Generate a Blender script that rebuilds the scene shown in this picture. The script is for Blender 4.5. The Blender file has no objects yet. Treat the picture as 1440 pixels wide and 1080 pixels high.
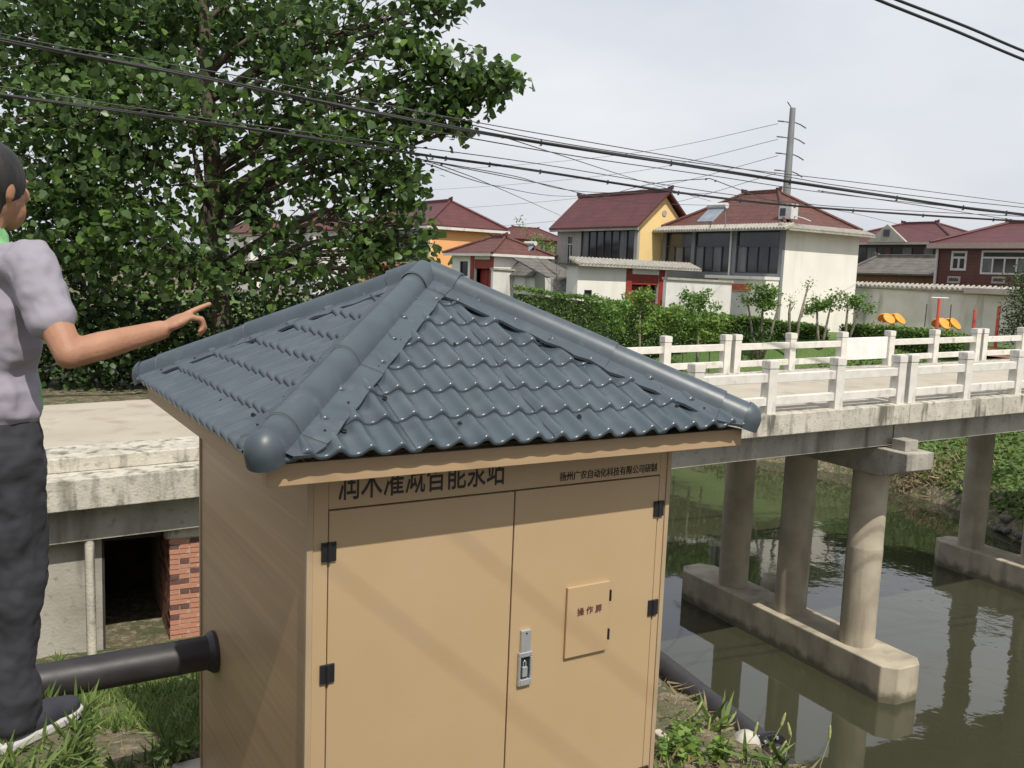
import bpy, bmesh, math, random
import numpy as np
from mathutils import Vector, Matrix
SC = bpy.context.scene
COL = SC.collection
PI = math.pi
# ---------------------------------------------------------------- camera
FPX, PITCH, ROLL = 1277.0, 0.121, 0.039          # focal length in photo pixels (1440 wide), tilt down, roll
cd = bpy.data.cameras.new('camera'); cam = bpy.data.objects.new('camera', cd); COL.objects.link(cam)
cd.sensor_width = 36.0; cd.lens = 36.0 * FPX / 1440.0; cd.clip_start = 0.05; cd.clip_end = 5000
cp, sp, cr, sr = math.cos(PITCH), math.sin(PITCH), math.cos(ROLL), math.sin(ROLL)
vF = Vector((0, cp, -sp)); vU0 = Vector((0, sp, cp)); vR0 = Vector((1, 0, 0))
vR = cr*vR0 + sr*vU0; vU = -sr*vR0 + cr*vU0
cam.matrix_world = Matrix(((vR.x, vU.x, -vF.x, 0), (vR.y, vU.y, -vF.y, 0), (vR.z, vU.z, -vF.z, 0), (0, 0, 0, 1)))
SC.camera = cam
def ray(px, py): return vF + vR*((px-720)/FPX) - vU*((py-540)/FPX)
def at(px, py, d):                                # point seen at a pixel, d metres ahead
    v = ray(px, py); return v*(d/v.y)
def zplane(px, py, z):                            # point seen at a pixel on the level z
    v = ray(px, py); return v*(z/v.z)
# ---------------------------------------------------------------- sun, sky, exposure
CY = 0.551                                        # heading of the pump house
cu = Vector((math.cos(CY), math.sin(CY), 0)); cn = Vector((-cu.y, cu.x, 0))
ELEV = math.radians(55)
sh = -cn*math.cos(math.radians(5)) - cu*math.sin(math.radians(5))
SUN = Vector((sh.x*math.cos(ELEV), sh.y*math.cos(ELEV), math.sin(ELEV)))
w = bpy.data.worlds.new('World'); SC.world = w; w.use_nodes = True
nt = w.node_tree; bg = nt.nodes['Background']
sky = nt.nodes.new('ShaderNodeTexSky'); sky.sky_type = 'NISHITA'; sky.sun_disc = False
sky.sun_elevation = ELEV; sky.sun_rotation = math.atan2(SUN.x, SUN.y)
sky.air_density = 1.3; sky.dust_density = 3.0
tc = nt.nodes.new('ShaderNodeTexCoord'); mp = nt.nodes.new('ShaderNodeMapping'); mp.inputs['Scale'].default_value = (1.0, 1.0, 2.6)
nz = nt.nodes.new('ShaderNodeTexNoise'); nz.inputs['Scale'].default_value = 1.5; nz.inputs['Detail'].default_value = 6; nz.inputs['Roughness'].default_value = .5
rp = nt.nodes.new('ShaderNodeValToRGB'); rp.color_ramp.elements[0].position = .32; rp.color_ramp.elements[1].position = .72
rp.color_ramp.elements[0].color = (5.2, 5.65, 6.6, 1); rp.color_ramp.elements[1].color = (8.5, 8.6, 8.85, 1)
mx = nt.nodes.new('ShaderNodeMixRGB'); mx.inputs[0].default_value = .86
nt.links.new(tc.outputs['Generated'], mp.inputs[0]); nt.links.new(mp.outputs[0], nz.inputs['Vector'])
nt.links.new(nz.outputs['Fac'], rp.inputs[0]); nt.links.new(sky.outputs[0], mx.inputs[1]); nt.links.new(rp.outputs[0], mx.inputs[2])
nt.links.new(mx.outputs[0], bg.inputs['Color']); bg.inputs['Strength'].default_value = .11
sd = bpy.data.lights.new('sun', 'SUN'); sd.energy = 4.3; sd.angle = math.radians(.6); sd.color = (1.0, .95, .86)
so = bpy.data.objects.new('sun', sd); COL.objects.link(so); so.rotation_euler = SUN.to_track_quat('Z', 'Y').to_euler()
SC.view_settings.view_transform = 'Standard'; SC.view_settings.look = 'None'; SC.view_settings.exposure = 0; SC.view_settings.gamma = 1
# ---------------------------------------------------------------- helpers
class MB:
    """collects shapes; build() links them as ONE mesh object"""
    def __init__(s): s.v = []; s.f = []; s.sm = False
    def quad(s, a, b, c, d):
        i = len(s.v); s.v += [tuple(a), tuple(b), tuple(c), tuple(d)]; s.f.append((i, i+1, i+2, i+3))
    def tri(s, a, b, c):
        i = len(s.v); s.v += [tuple(a), tuple(b), tuple(c)]; s.f.append((i, i+1, i+2))
    def box(s, x0, x1, y0, y1, z0, z1, M=None):
        i = len(s.v); P = [(x, y, z) for z in (z0, z1) for y in (y0, y1) for x in (x0, x1)]
        if M is not None: P = [tuple(M @ Vector(p)) for p in P]
        s.v += P
        s.f += [tuple(i+k for k in q) for q in ((0, 2, 3, 1), (4, 5, 7, 6), (0, 1, 5, 4), (2, 6, 7, 3), (0, 4, 6, 2), (1, 3, 7, 5))]
    def prism(s, poly, z0, z1):                   # polygon in xy, extruded
        i = len(s.v); n = len(poly)
        s.v += [(p[0], p[1], z0 if len(p) < 3 else z0+p[2]) for p in poly] + [(p[0], p[1], z1 if len(p) < 3 else z1+p[2]) for p in poly]
        s.f.append(tuple(range(i+n-1, i-1, -1))); s.f.append(tuple(range(i+n, i+2*n)))
        for k in range(n): s.f.append((i+k, i+(k+1) % n, i+n+(k+1) % n, i+n+k))
    def extr(s, poly3, d):                        # planar 3D polygon pushed along d
        i = len(s.v); n = len(poly3); d = Vector(d)
        s.v += [tuple(p) for p in poly3] + [tuple(Vector(p)+d) for p in poly3]
        s.f.append(tuple(range(i, i+n))); s.f.append(tuple(range(i+2*n-1, i+n-1, -1)))
        for k in range(n): s.f.append((i+k, i+n+k, i+n+(k+1) % n, i+(k+1) % n))
    def tube(s, pts, rad, n=8, caps=True):
        pts = [Vector(p) for p in pts]; m = len(pts)
        if not hasattr(rad, '__len__'): rad = [rad]*m
        i0 = len(s.v); up = Vector((0, 0, 1)); prev = None
        for k in range(m):
            t = (pts[min(k+1, m-1)]-pts[max(k-1, 0)])
            t = t.normalized() if t.length > 1e-9 else Vector((0, 0, 1))
            if prev is None:
                a = t.cross(up) if abs(t.z) < .95 else t.cross(Vector((1, 0, 0)))
            else:
                a = prev - t*prev.dot(t)
            a.normalize(); prev = a; b = t.cross(a)
            for j in range(n):
                q = 2*PI*j/n; s.v.append(tuple(pts[k] + (a*math.cos(q)+b*math.sin(q))*rad[k]))
        for k in range(m-1):
            for j in range(n):
                s.f.append((i0+k*n+j, i0+k*n+(j+1) % n, i0+(k+1)*n+(j+1) % n, i0+(k+1)*n+j))
        if caps:
            s.f.append(tuple(i0+n-1-j for j in range(n))); s.f.append(tuple(i0+(m-1)*n+j for j in range(n)))
    def lathe(s, prof, c=(0, 0, 0), n=16):        # (r, z) profile turned about the vertical
        s.tube([(c[0], c[1], c[2]+z) for r, z in prof], [max(r, 1e-4) for r, z in prof], n)
    def ell(s, c, rx, ry, rz, n=10, m=7, M=None):
        i0 = len(s.v)
        for a in range(m+1):
            th = PI*a/m
            for b in range(n):
                ph = 2*PI*b/n; p = Vector((rx*math.sin(th)*math.cos(ph), ry*math.sin(th)*math.sin(ph), rz*math.cos(th)))
                if M is not None: p = M @ p
                s.v.append(tuple(p+Vector(c)))
        for a in range(m):
            for b in range(n): s.f.append((i0+a*n+b, i0+(a+1)*n+b, i0+(a+1)*n+(b+1) % n, i0+a*n+(b+1) % n))
    def wall(s, x0, x1, z0, z1, y0, y1, holes):   # a wall along x with rectangular openings
        xs = sorted({x0, x1} | {h[0] for h in holes} | {h[1] for h in holes}); zs = sorted({z0, z1} | {h[2] for h in holes} | {h[3] for h in holes})
        for a in range(len(xs)-1):
            for b in range(len(zs)-1):
                cx, cz = (xs[a]+xs[a+1])/2, (zs[b]+zs[b+1])/2
                if xs[a] < x0-1e-6 or xs[a+1] > x1+1e-6 or any(h[0] < cx < h[1] and h[2] < cz < h[3] for h in holes): continue
                s.box(xs[a], xs[a+1], y0, y1, zs[b], zs[b+1])
    def mesh(s, name, mat=None, smooth=False):
        me = bpy.data.meshes.new(name); me.from_pydata(s.v, [], s.f); me.update()
        if mat is not None: me.materials.append(mat)
        if smooth:
            me.polygons.foreach_set('use_smooth', [True]*len(me.polygons))
        return me
    def build(s, name, mat, parent=None, smooth=False, angle=None, bevel=0, loc=None, rz=0):
        o = bpy.data.objects.new(name, s.mesh(name, mat, smooth)); COL.objects.link(o); o.parent = parent
        if loc is not None: o.location = loc
        o.rotation_euler[2] = rz
        if smooth and angle:
            o.data.set_sharp_from_angle(angle=math.radians(angle))
        if bevel:
            b = o.modifiers.new('bevel', 'BEVEL'); b.width = bevel; b.segments = 2; b.limit_method = 'ANGLE'; b.angle_limit = math.radians(40)
        return o
def thing(name, label, cat, loc=(0, 0, 0), rz=0, group=None):
    o = bpy.data.objects.new(name, None); COL.objects.link(o); o.location = loc; o.rotation_euler[2] = rz; o.empty_display_size = .2
    return tag(o, label, cat, group)
def tag(o, label, cat, group=None, kind=None):
    o['label'] = label; o['category'] = cat
    if group: o['group'] = group
    if kind: o['kind'] = kind
    return o
def struct(o, kind='structure'): o['kind'] = kind; return o
def inst(src, parent, loc=(0, 0, 0), rot=(0, 0, 0), scale=None):
    c = src.copy(); COL.objects.link(c); c.parent = parent; c.location = loc; c.rotation_euler = rot
    if scale: c.scale = scale
    return c
def copy_tree(o, parent=None):
    c = o.copy(); COL.objects.link(c); c.parent = parent
    for ch in list(o.children): copy_tree(ch, c)
    return c
# ---------------------------------------------------------------- materials
def node(nt, t, **k):
    n = nt.nodes.new(t)
    for a, b in k.items(): setattr(n, a, b)
    return n
def mat(name, c1, c2=None, rough=.7, scale=4, lo=.35, hi=.65, stretch=(1, 1, 1), bump=0, bscale=30, bstretch=(1, 1, 1), bdist=.01, metal=0, spec=.5, streak=None, sscale=(6, 6, .5), slo=.5, shi=.75, coat=0, ior=None, rvar=0, third=None, tscale=20, tlo=.55, thi=.7, bands=None):
    m = bpy.data.materials.new(name); m.use_nodes = True; nt = m.node_tree; L = nt.links.new
    b = nt.nodes['Principled BSDF']; b.inputs['Roughness'].default_value = rough; b.inputs['Metallic'].default_value = metal
    b.inputs['Specular IOR Level'].default_value = spec
    if coat: b.inputs['Coat Weight'].default_value = coat; b.inputs['Coat Roughness'].default_value = .12
    if ior: b.inputs['IOR'].default_value = ior
    tc = node(nt, 'ShaderNodeTexCoord')
    def noise(sc, st, det=5):
        mp = node(nt, 'ShaderNodeMapping'); mp.inputs['Scale'].default_value = st
        nz = node(nt, 'ShaderNodeTexNoise'); nz.inputs['Scale'].default_value = sc; nz.inputs['Detail'].default_value = det
        L(tc.outputs['Object'], mp.inputs[0]); L(mp.outputs[0], nz.inputs['Vector']); return nz
    def ramp(src, lo, hi, a=(0, 0, 0, 1), bb=(1, 1, 1, 1)):
        r = node(nt, 'ShaderNodeValToRGB'); r.color_ramp.elements[0].position = lo; r.color_ramp.elements[1].position = hi
        r.color_ramp.elements[0].color = a; r.color_ramp.elements[1].color = bb; L(src, r.inputs[0]); return r
    def c4(c): return (c[0], c[1], c[2], 1)
    if c2 is None: c2 = tuple(x*.86 for x in c1)
    n1 = noise(scale, stretch); col = ramp(n1.outputs['Fac'], lo, hi, c4(c1), c4(c2)).outputs[0]
    def mixin(col, fac, c):
        mx = node(nt, 'ShaderNodeMixRGB'); L(fac, mx.inputs[0]); L(col, mx.inputs[1]); mx.inputs[2].default_value = c4(c); return mx.outputs[0]
    if third: col = mixin(col, ramp(noise(tscale, (1, 1, 1)).outputs['Fac'], tlo, thi).outputs[0], third)
    if streak: col = mixin(col, ramp(noise(1, sscale).outputs['Fac'], slo, shi).outputs[0], streak)
    if bands:                                     # (axis, per metre, colour, strength): courses of tiles and the like
        wv = node(nt, 'ShaderNodeTexWave'); wv.wave_profile = 'SAW'; wv.bands_direction = bands[0]; wv.inputs['Scale'].default_value = bands[1]; wv.inputs['Distortion'].default_value = .4
        L(tc.outputs['Object'], wv.inputs['Vector'])
        mm = node(nt, 'ShaderNodeMath', operation='MULTIPLY'); mm.inputs[1].default_value = bands[3]; L(ramp(wv.outputs['Fac'], .6, 1.0).outputs[0], mm.inputs[0])
        col = mixin(col, mm.outputs[0], bands[2])
    L(col, b.inputs['Base Color'])
    if rvar:
        mr = node(nt, 'ShaderNodeMapRange'); mr.inputs['To Min'].default_value = max(0, rough-rvar); mr.inputs['To Max'].default_value = min(1, rough+rvar)
        L(noise(scale*2.3, stretch).outputs['Fac'], mr.inputs['Value']); L(mr.outputs[0], b.inputs['Roughness'])
    if bump:
        bp = node(nt, 'ShaderNodeBump'); bp.inputs['Strength'].default_value = bump; bp.inputs['Distance'].default_value = bdist
        L(noise(bscale, bstretch, 7).outputs['Fac'], bp.inputs['Height']); L(bp.outputs[0], b.inputs['Normal'])
    return m
def leafmat(name, dark, light, under=None, trans=.3, rough=.45):
    m = bpy.data.materials.new(name); m.use_nodes = True; nt = m.node_tree; L = nt.links.new
    b = nt.nodes['Principled BSDF']; b.inputs['Roughness'].default_value = rough; b.inputs['Specular IOR Level'].default_value = .35
    at_ = node(nt, 'ShaderNodeAttribute'); at_.attribute_name = 'rnd'
    r = node(nt, 'ShaderNodeValToRGB'); r.color_ramp.elements[0].color = (*dark, 1); r.color_ramp.elements[1].color = (*light, 1); L(at_.outputs['Fac'], r.inputs[0])
    col = r.outputs[0]
    if under:
        g = node(nt, 'ShaderNodeNewGeometry'); mx = node(nt, 'ShaderNodeMixRGB'); L(g.outputs['Backfacing'], mx.inputs[0]); L(col, mx.inputs[1]); mx.inputs[2].default_value = (*under, 1); col = mx.outputs[0]
    L(col, b.inputs['Base Color'])
    t = node(nt, 'ShaderNodeBsdfTranslucent'); L(col, t.inputs['Color'])
    ms = node(nt, 'ShaderNodeMixShader'); ms.inputs[0].default_value = trans
    L(b.outputs[0], ms.inputs[1]); L(t.outputs[0], ms.inputs[2]); L(ms.outputs[0], nt.nodes['Material Output'].inputs['Surface'])
    return m
LEAF = {'heart': [(0, 0, 0), (.42, .12, .06), (.5, .45, .08), (0, 1.05, 0), (-.5, .45, .08), (-.42, .12, .06)],
        'oval': [(0, 0, 0), (.3, .45, .06), (0, 1, 0), (-.3, .45, .06)],
        'blade': [(-.06, 0, 0), (.06, 0, 0), (.045, .55, .05), (0, 1, .16), (-.045, .55, .05)]}
def leaf_mesh(name, P, size, m, rng, shape='oval', up=.5, smin=.6, smax=1.25, hang=0, dirs=None, rnd=None):
    """one mesh of len(P) leaves; each leaf a few triangles with its own turn, size and shade"""
    P = np.asarray(P, float); N = len(P); B = np.array(LEAF[shape]); k = len(B)
    nrm = rng.normal(size=(N, 3)); nrm[:, 2] += up*2; nrm /= np.linalg.norm(nrm, axis=1)[:, None]
    t = rng.normal(size=(N, 3)) if dirs is None else np.asarray(dirs, float)
    t[:, 2] -= hang
    t -= nrm*np.sum(t*nrm, axis=1)[:, None]; t /= np.linalg.norm(t, axis=1)[:, None]+1e-9
    s = np.cross(t, nrm); sc = size*rng.uniform(smin, smax, N)
    V = P[:, None, :] + sc[:, None, None]*(B[None, :, 0, None]*s[:, None, :] + B[None, :, 1, None]*t[:, None, :] + B[None, :, 2, None]*nrm[:, None, :])
    me = bpy.data.meshes.new(name); me.vertices.add(N*k); me.vertices.foreach_set('co', V.reshape(-1))
    if shape == 'heart': F = [(0, 1, 2, 3), (0, 3, 4, 5)]
    elif shape == 'oval': F = [(0, 1, 2), (0, 2, 3)]
    else: F = [(0, 1, 2, 4), (4, 2, 3)]
    lt = np.array([len(f) for f in F]); fl = np.concatenate([np.array(f) for f in F])
    me.loops.add(N*len(fl)); me.polygons.add(N*len(F))
    me.loops.foreach_set('vertex_index', (np.arange(N)[:, None]*k + fl[None, :]).reshape(-1).astype(np.int32))
    tot = np.tile(lt, N); st = np.concatenate([[0], np.cumsum(tot)[:-1]])
    me.polygons.foreach_set('loop_start', st.astype(np.int32)); me.polygons.foreach_set('loop_total', tot.astype(np.int32))
    a = me.attributes.new('rnd', 'FLOAT', 'FACE'); rv = rng.uniform(0, 1, N) if rnd is None else rnd
    a.data.foreach_set('value', np.repeat(rv, len(F)).astype(np.float32))
    me.update(calc_edges=True); me.validate(); me.materials.append(m); return me
def mobj(name, me, parent=None, loc=(0, 0, 0)):
    o = bpy.data.objects.new(name, me); COL.objects.link(o); o.parent = parent; o.location = loc; return o
def sprays(rng, blobs, per_m3, nleaf, spread, shell=.55):
    """twig ends through a set of ellipsoids (centre, radii), thicker near the outside, leaves gathered round each end"""
    out = []; tw = []
    for c, r in blobs:
        n = max(3, int(per_m3*4.19*r[0]*r[1]*r[2]))
        d = rng.normal(size=(n, 3)); d /= np.linalg.norm(d, axis=1)[:, None]
        q = (shell + (1-shell)*rng.uniform(0, 1, n)**.6); q = np.where(rng.uniform(0, 1, n) < .3, q*rng.uniform(.3, 1, n), q)
        a = np.array(c)[None, :] + d*q[:, None]*np.array(r)[None, :]
        tw.append(a)
        k = rng.poisson(nleaf, n)
        idx = np.repeat(np.arange(n), k); out.append(a[idx] + rng.normal(size=(len(idx), 3))*spread)
    return np.concatenate(out), np.concatenate(tw)
R = random.Random(7); RNG = np.random.default_rng(11)
# ---------------------------------------------------------------- places
A0 = Vector((-.92, 4.08, 0)); ZB = -3.5            # pump house: front left foot, level of its pad
BYAW = .487; bb = Vector((math.cos(BYAW), math.sin(BYAW), 0)); bn = Vector((-bb.y, bb.x, 0)); B0 = Vector((5.725, 15.95, 0))   # bridge: a point below the near rail, along, across
ZW = -7.65                                         # water
def zdeck(s): return -2.14 + .022*s - .012*max(0, -3-s)
def bp_(s, t, z): p = B0 + bb*s + bn*t; return Vector((p.x, p.y, z))
FARW = [zplane(1600, 880, ZW), zplane(1440, 768, ZW), zplane(1385, 738, ZW), zplane(1330, 712, ZW), zplane(1255, 690, ZW), zplane(1190, 668, ZW), zplane(1090, 650, ZW), zplane(960, 637, ZW)]
FARW = [Vector((26, -30, 0)), Vector((24, 2, 0))] + FARW[0:] + [Vector((-3, 50, 0)), Vector((-20, 60, 0)), Vector((-90, 95, 0))]
def qp(q, t): return Vector((0, 0, 0)) + bb*q + bn*t
NEARW = [qp(9.2, -40), qp(9.1, -5), qp(9.0, 8), qp(9.2, 16), qp(8.6, 24), qp(5, 31), qp(-6, 40), qp(-30, 52), qp(-60, 60)]
def seg_d(X, Y, poly):
    best = np.full(X.shape, 1e9)
    for a, b in zip(poly[:-1], poly[1:]):
        dx, dy = b.x-a.x, b.y-a.y; t = np.clip(((X-a.x)*dx+(Y-a.y)*dy)/(dx*dx+dy*dy), 0, 1)
        best = np.minimum(best, np.hypot(X-a.x-t*dx, Y-a.y-t*dy))
    return best
CHAN = [(p.x, p.y) for p in FARW] + [(p.x, p.y) for p in reversed(NEARW)]
def inside(X, Y, P):
    r = np.zeros(X.shape, bool); n = len(P)
    for i in range(n):
        (x1, y1), (x2, y2) = P[i], P[(i+1) % n]
        if y1 == y2: continue
        r ^= ((y1 > Y) != (y2 > Y)) & (X < (x2-x1)*(Y-y1)/(y2-y1)+x1)
    return r
def wob(X, Y): return np.sin(X*1.7+.6*Y)*np.sin(Y*1.3-.4*X+1)*.5 + np.sin(X*4.1+Y*2.2)*np.sin(Y*3.7-X*1.1)*.3
def terr(X, Y):
    X = np.asarray(X, float); Y = np.asarray(Y, float)
    df, dn = seg_d(X, Y, FARW), seg_d(X, Y, NEARW); ins = inside(X, Y, CHAN)
    m = (X-A0.x)*cn.x + (Y-A0.y)*cn.y; q = X*bb.x + Y*bb.y; t = (X-B0.x)*bn.x + (Y-B0.y)*bn.y
    top = -2.8 + .55*np.clip((11.5-X)/5, 0, 1)*np.clip((51-Y)/1.5, 0, 1)
    far = np.minimum(top, ZW + 1.1*np.minimum(df, .55) + .55*np.maximum(0, df-.55)) + .05*wob(X, Y)
    bench = np.maximum(-4.8, -3.52 - .25*np.maximum(0, m-2.6))
    k = np.clip((t-3.4)/1.2, 0, 1); bench = bench*(1-k) + (-2.62)*k
    near = np.minimum(bench, ZW + 1.0*dn) + .035*wob(X*1.6, Y*1.6)*np.clip((np.hypot(X-.2, Y-6)-1.9), 0, 1)
    z = np.where(df < dn, far, near)
    return np.where(ins, ZW - .25 - .5*np.minimum(np.minimum(df, dn), 2.5), z)
def gz(x, y): return float(terr(np.array([x]), np.array([y]))[0])
def hit(px, py, d0=8, d1=120):                     # where a pixel meets the ground
    v = ray(px, py); d = d0
    while d < d1:
        p = v*(d/v.y)
        if gz(p.x, p.y) > p.z: return p
        d += .1
    return v*(d1/v.y)
# ---------------------------------------------------------------- material list
M = {}
M['beige'] = mat('beige_coated_steel', (.455, .325, .185), (.435, .308, .172), rough=.42, scale=1.2, bump=.05, bscale=14, bdist=.004, streak=(.445, .317, .179), sscale=(3, 3, 60), slo=.5, shi=.8, rvar=.08, third=(.47, .35, .215), tscale=1.1, tlo=.45, thi=.8)
M['wood'] = mat('wood_grain_laminate', (.47, .315, .18), (.40, .26, .145), rough=.42, scale=1.0, stretch=(1, .35, 9), lo=.3, hi=.7, streak=(.51, .35, .21), sscale=(1, .5, 26), slo=.48, shi=.75, bump=.05, bscale=20, bstretch=(1, .1, 1), rvar=.05)
M['trim'] = mat('pale_corner_trim', (.44, .33, .21), rough=.35, scale=2)
M['fascia'] = mat('fascia_board', (.42, .29, .165), (.37, .25, .14), rough=.5, scale=1.5, stretch=(1, 1, 8), streak=(.34, .23, .13), sscale=(1, 1, 22), slo=.5, shi=.8)
M['gap'] = mat('dark_gap', (.05, .032, .018), rough=.9)
M['black'] = mat('black_metal', (.018, .018, .02), rough=.42, scale=8, spec=.5)
M['ink'] = mat('dark_lettering', (.03, .022, .018), rough=.6)
M['inkred'] = mat('brown_lettering', (.11, .04, .035), rough=.6)
M['chrome'] = mat('satin_steel', (.62, .64, .66), (.5, .52, .54), rough=.3, metal=.6, scale=6)
M['tile'] = mat('blue_grey_roof_sheet', (.064, .083, .098), (.052, .069, .083), rough=.30, scale=2.2, spec=.55, bump=.04, bscale=9, bdist=.006, third=(.085, .105, .12), tscale=7, tlo=.5, thi=.85, rvar=.07, coat=.12)
M['cap'] = mat('blue_grey_ridge_cap', (.064, .083, .098), (.052, .068, .081), rough=.42, scale=5, stretch=(1, 1, 1), bump=.02, bscale=30, bdist=.002, third=(.09, .11, .122), tscale=13, tlo=.55, thi=.85, rvar=.08)
M['screw'] = mat('dark_screw', (.015, .018, .02), rough=.5)
M['rim'] = mat('pale_cut_edge', (.34, .37, .38), rough=.5)
M['pad'] = mat('pale_concrete_pad', (.46, .44, .39), (.34, .32, .28), rough=.9, scale=6, bump=.4, bscale=40)
M['pipe'] = mat('black_polyethylene', (.022, .02, .022), (.035, .031, .032), rough=.5, scale=5, stretch=(1, 1, 1), rvar=.1, bump=.05, bscale=20)
M['conc'] = mat('weathered_concrete', (.40, .375, .32), (.26, .24, .20), rough=.9, scale=2.2, lo=.3, hi=.75, bump=.5, bscale=28, bdist=.012, streak=(.11, .10, .085), sscale=(3.2, 3.2, .5), slo=.55, shi=.78, third=(.2, .185, .16), tscale=9, tlo=.58, thi=.75)
M['edge'] = mat('whitewashed_edge_beam', (.54, .505, .425), (.40, .37, .305), rough=.9, scale=2.5, lo=.35, hi=.7, bump=.7, bscale=30, bdist=.014, streak=(.13, .12, .095), sscale=(6.5, 6.5, 1.1), slo=.5, shi=.68, third=(.27, .25, .205), tscale=10, tlo=.55, thi=.72)
M['column'] = mat('column_concrete', (.44, .385, .29), (.32, .275, .205), rough=.88, scale=1.6, bump=.35, bscale=22, bdist=.01, streak=(.17, .15, .13), sscale=(3, 3, .4), slo=.54, shi=.8)
M['rail'] = mat('white_painted_concrete', (.67, .645, .59), (.58, .555, .50), rough=.85, scale=5, bump=.3, bscale=35, streak=(.30, .27, .23), sscale=(7, 7, 2.5), slo=.58, shi=.8)
M['panel'] = mat('white_panel', (.78, .76, .72), rough=.8, scale=3)
M['road'] = mat('sandy_concrete_road', (.43, .385, .31), (.37, .33, .26), rough=.95, scale=.8, stretch=(1, 1, 1), bump=.25, bscale=25, third=(.33, .29, .225), tscale=2.2, tlo=.52, thi=.7)
M['footing'] = None
M['brick'] = mat('red_brick', (.47, .225, .145), (.37, .165, .105), rough=.9, scale=7, bump=.5, bscale=60, third=(.5, .33, .24), tscale=16, tlo=.58, thi=.66)
M['brickd'] = mat('burnt_brick', (.10, .05, .05), (.2, .09, .065), rough=.9, scale=9, bump=.5, bscale=60)
M['mortar'] = mat('lime_mortar', (.46, .40, .33), (.33, .28, .22), rough=.95, scale=8, bump=.6, bscale=40)
M['dark'] = mat('shade_coloured_wall', (.05, .042, .036), (.025, .021, .018), rough=.95, scale=4)  # near-black colour stands in for the shade inside bays and openings
M['soil'] = mat('ground_soil_and_turf', (.075, .085, .035), (.15, .12, .075), rough=.95, scale=2.6, lo=.4, hi=.62, bump=1.0, bscale=22, bdist=.06, third=(.27, .22, .145), tscale=9, tlo=.5, thi=.68)
M['earth'] = mat('trodden_earth', (.16, .13, .085), (.09, .085, .045), rough=.95, scale=3, bump=.9, bscale=18, bdist=.03, third=(.06, .08, .025), tscale=6, tlo=.55, thi=.65)
mf = M['column'].copy(); mf.name = 'water_stained_concrete'; M['footing'] = mf; nt = mf.node_tree; b = nt.nodes['Principled BSDF']; src = b.inputs['Base Color'].links[0].from_socket
tc = node(nt, 'ShaderNodeTexCoord'); sz = node(nt, 'ShaderNodeSeparateXYZ'); nn = node(nt, 'ShaderNodeTexNoise'); nn.inputs['Scale'].default_value = 3.5; nn.inputs['Detail'].default_value = 6
ma = node(nt, 'ShaderNodeMath', operation='MULTIPLY_ADD'); ma.inputs[1].default_value = .45; mr = node(nt, 'ShaderNodeMapRange'); mr.inputs['From Min'].default_value = -7.33; mr.inputs['From Max'].default_value = -7.18; mr.inputs['To Min'].default_value = .8; mr.inputs['To Max'].default_value = 0
mx2 = node(nt, 'ShaderNodeMixRGB'); mx2.inputs[2].default_value = (.075, .068, .042, 1); L = nt.links.new
L(tc.outputs['Object'], sz.inputs[0]); L(tc.outputs['Object'], nn.inputs['Vector']); L(nn.outputs['Fac'], ma.inputs[0]); L(sz.outputs['Z'], ma.inputs[2]); L(ma.outputs[0], mr.inputs['Value']); L(mr.outputs[0], mx2.inputs[0]); L(src, mx2.inputs[1]); L(mx2.outputs[0], b.inputs['Base Color'])
# water: still, murky green, small ripples
mw = bpy.data.materials.new('canal_water'); mw.use_nodes = True; nt = mw.node_tree; b = nt.nodes['Principled BSDF']
b.inputs['Roughness'].default_value = .035; b.inputs['IOR'].default_value = 1.6; b.inputs['Specular IOR Level'].default_value = .62
tc = node(nt, 'ShaderNodeTexCoord'); n0 = node(nt, 'ShaderNodeTexNoise'); n0.inputs['Scale'].default_value = .25; nt.links.new(tc.outputs['Object'], n0.inputs['Vector'])
r0 = node(nt, 'ShaderNodeValToRGB'); r0.color_ramp.elements[0].color = (.037, .038, .022, 1); r0.color_ramp.elements[1].color = (.05, .05, .03, 1); nt.links.new(n0.outputs['Fac'], r0.inputs[0]); nt.links.new(r0.outputs[0], b.inputs['Base Color'])
n1 = node(nt, 'ShaderNodeTexNoise'); n1.inputs['Scale'].default_value = 1.6; n1.inputs['Detail'].default_value = 3
n2 = node(nt, 'ShaderNodeTexNoise'); n2.inputs['Scale'].default_value = .13; n2.inputs['Detail'].default_value = 2
r2 = node(nt, 'ShaderNodeValToRGB'); r2.color_ramp.elements[0].position = .42; r2.color_ramp.elements[1].position = .68; r2.color_ramp.elements[0].color = (.12, .12, .12, 1)
mu = node(nt, 'ShaderNodeMath', operation='MULTIPLY'); bu = node(nt, 'ShaderNodeBump'); bu.inputs['Strength'].default_value = .16; bu.inputs['Distance'].default_value = .1
for n in (n1, n2): nt.links.new(tc.outputs['Object'], n.inputs['Vector'])
nt.links.new(n2.outputs['Fac'], r2.inputs[0]); nt.links.new(n1.outputs['Fac'], mu.inputs[0]); nt.links.new(r2.outputs[0], mu.inputs[1]); nt.links.new(mu.outputs[0], bu.inputs['Height']); nt.links.new(bu.outputs[0], b.inputs['Normal'])
M['water'] = mw
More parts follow.
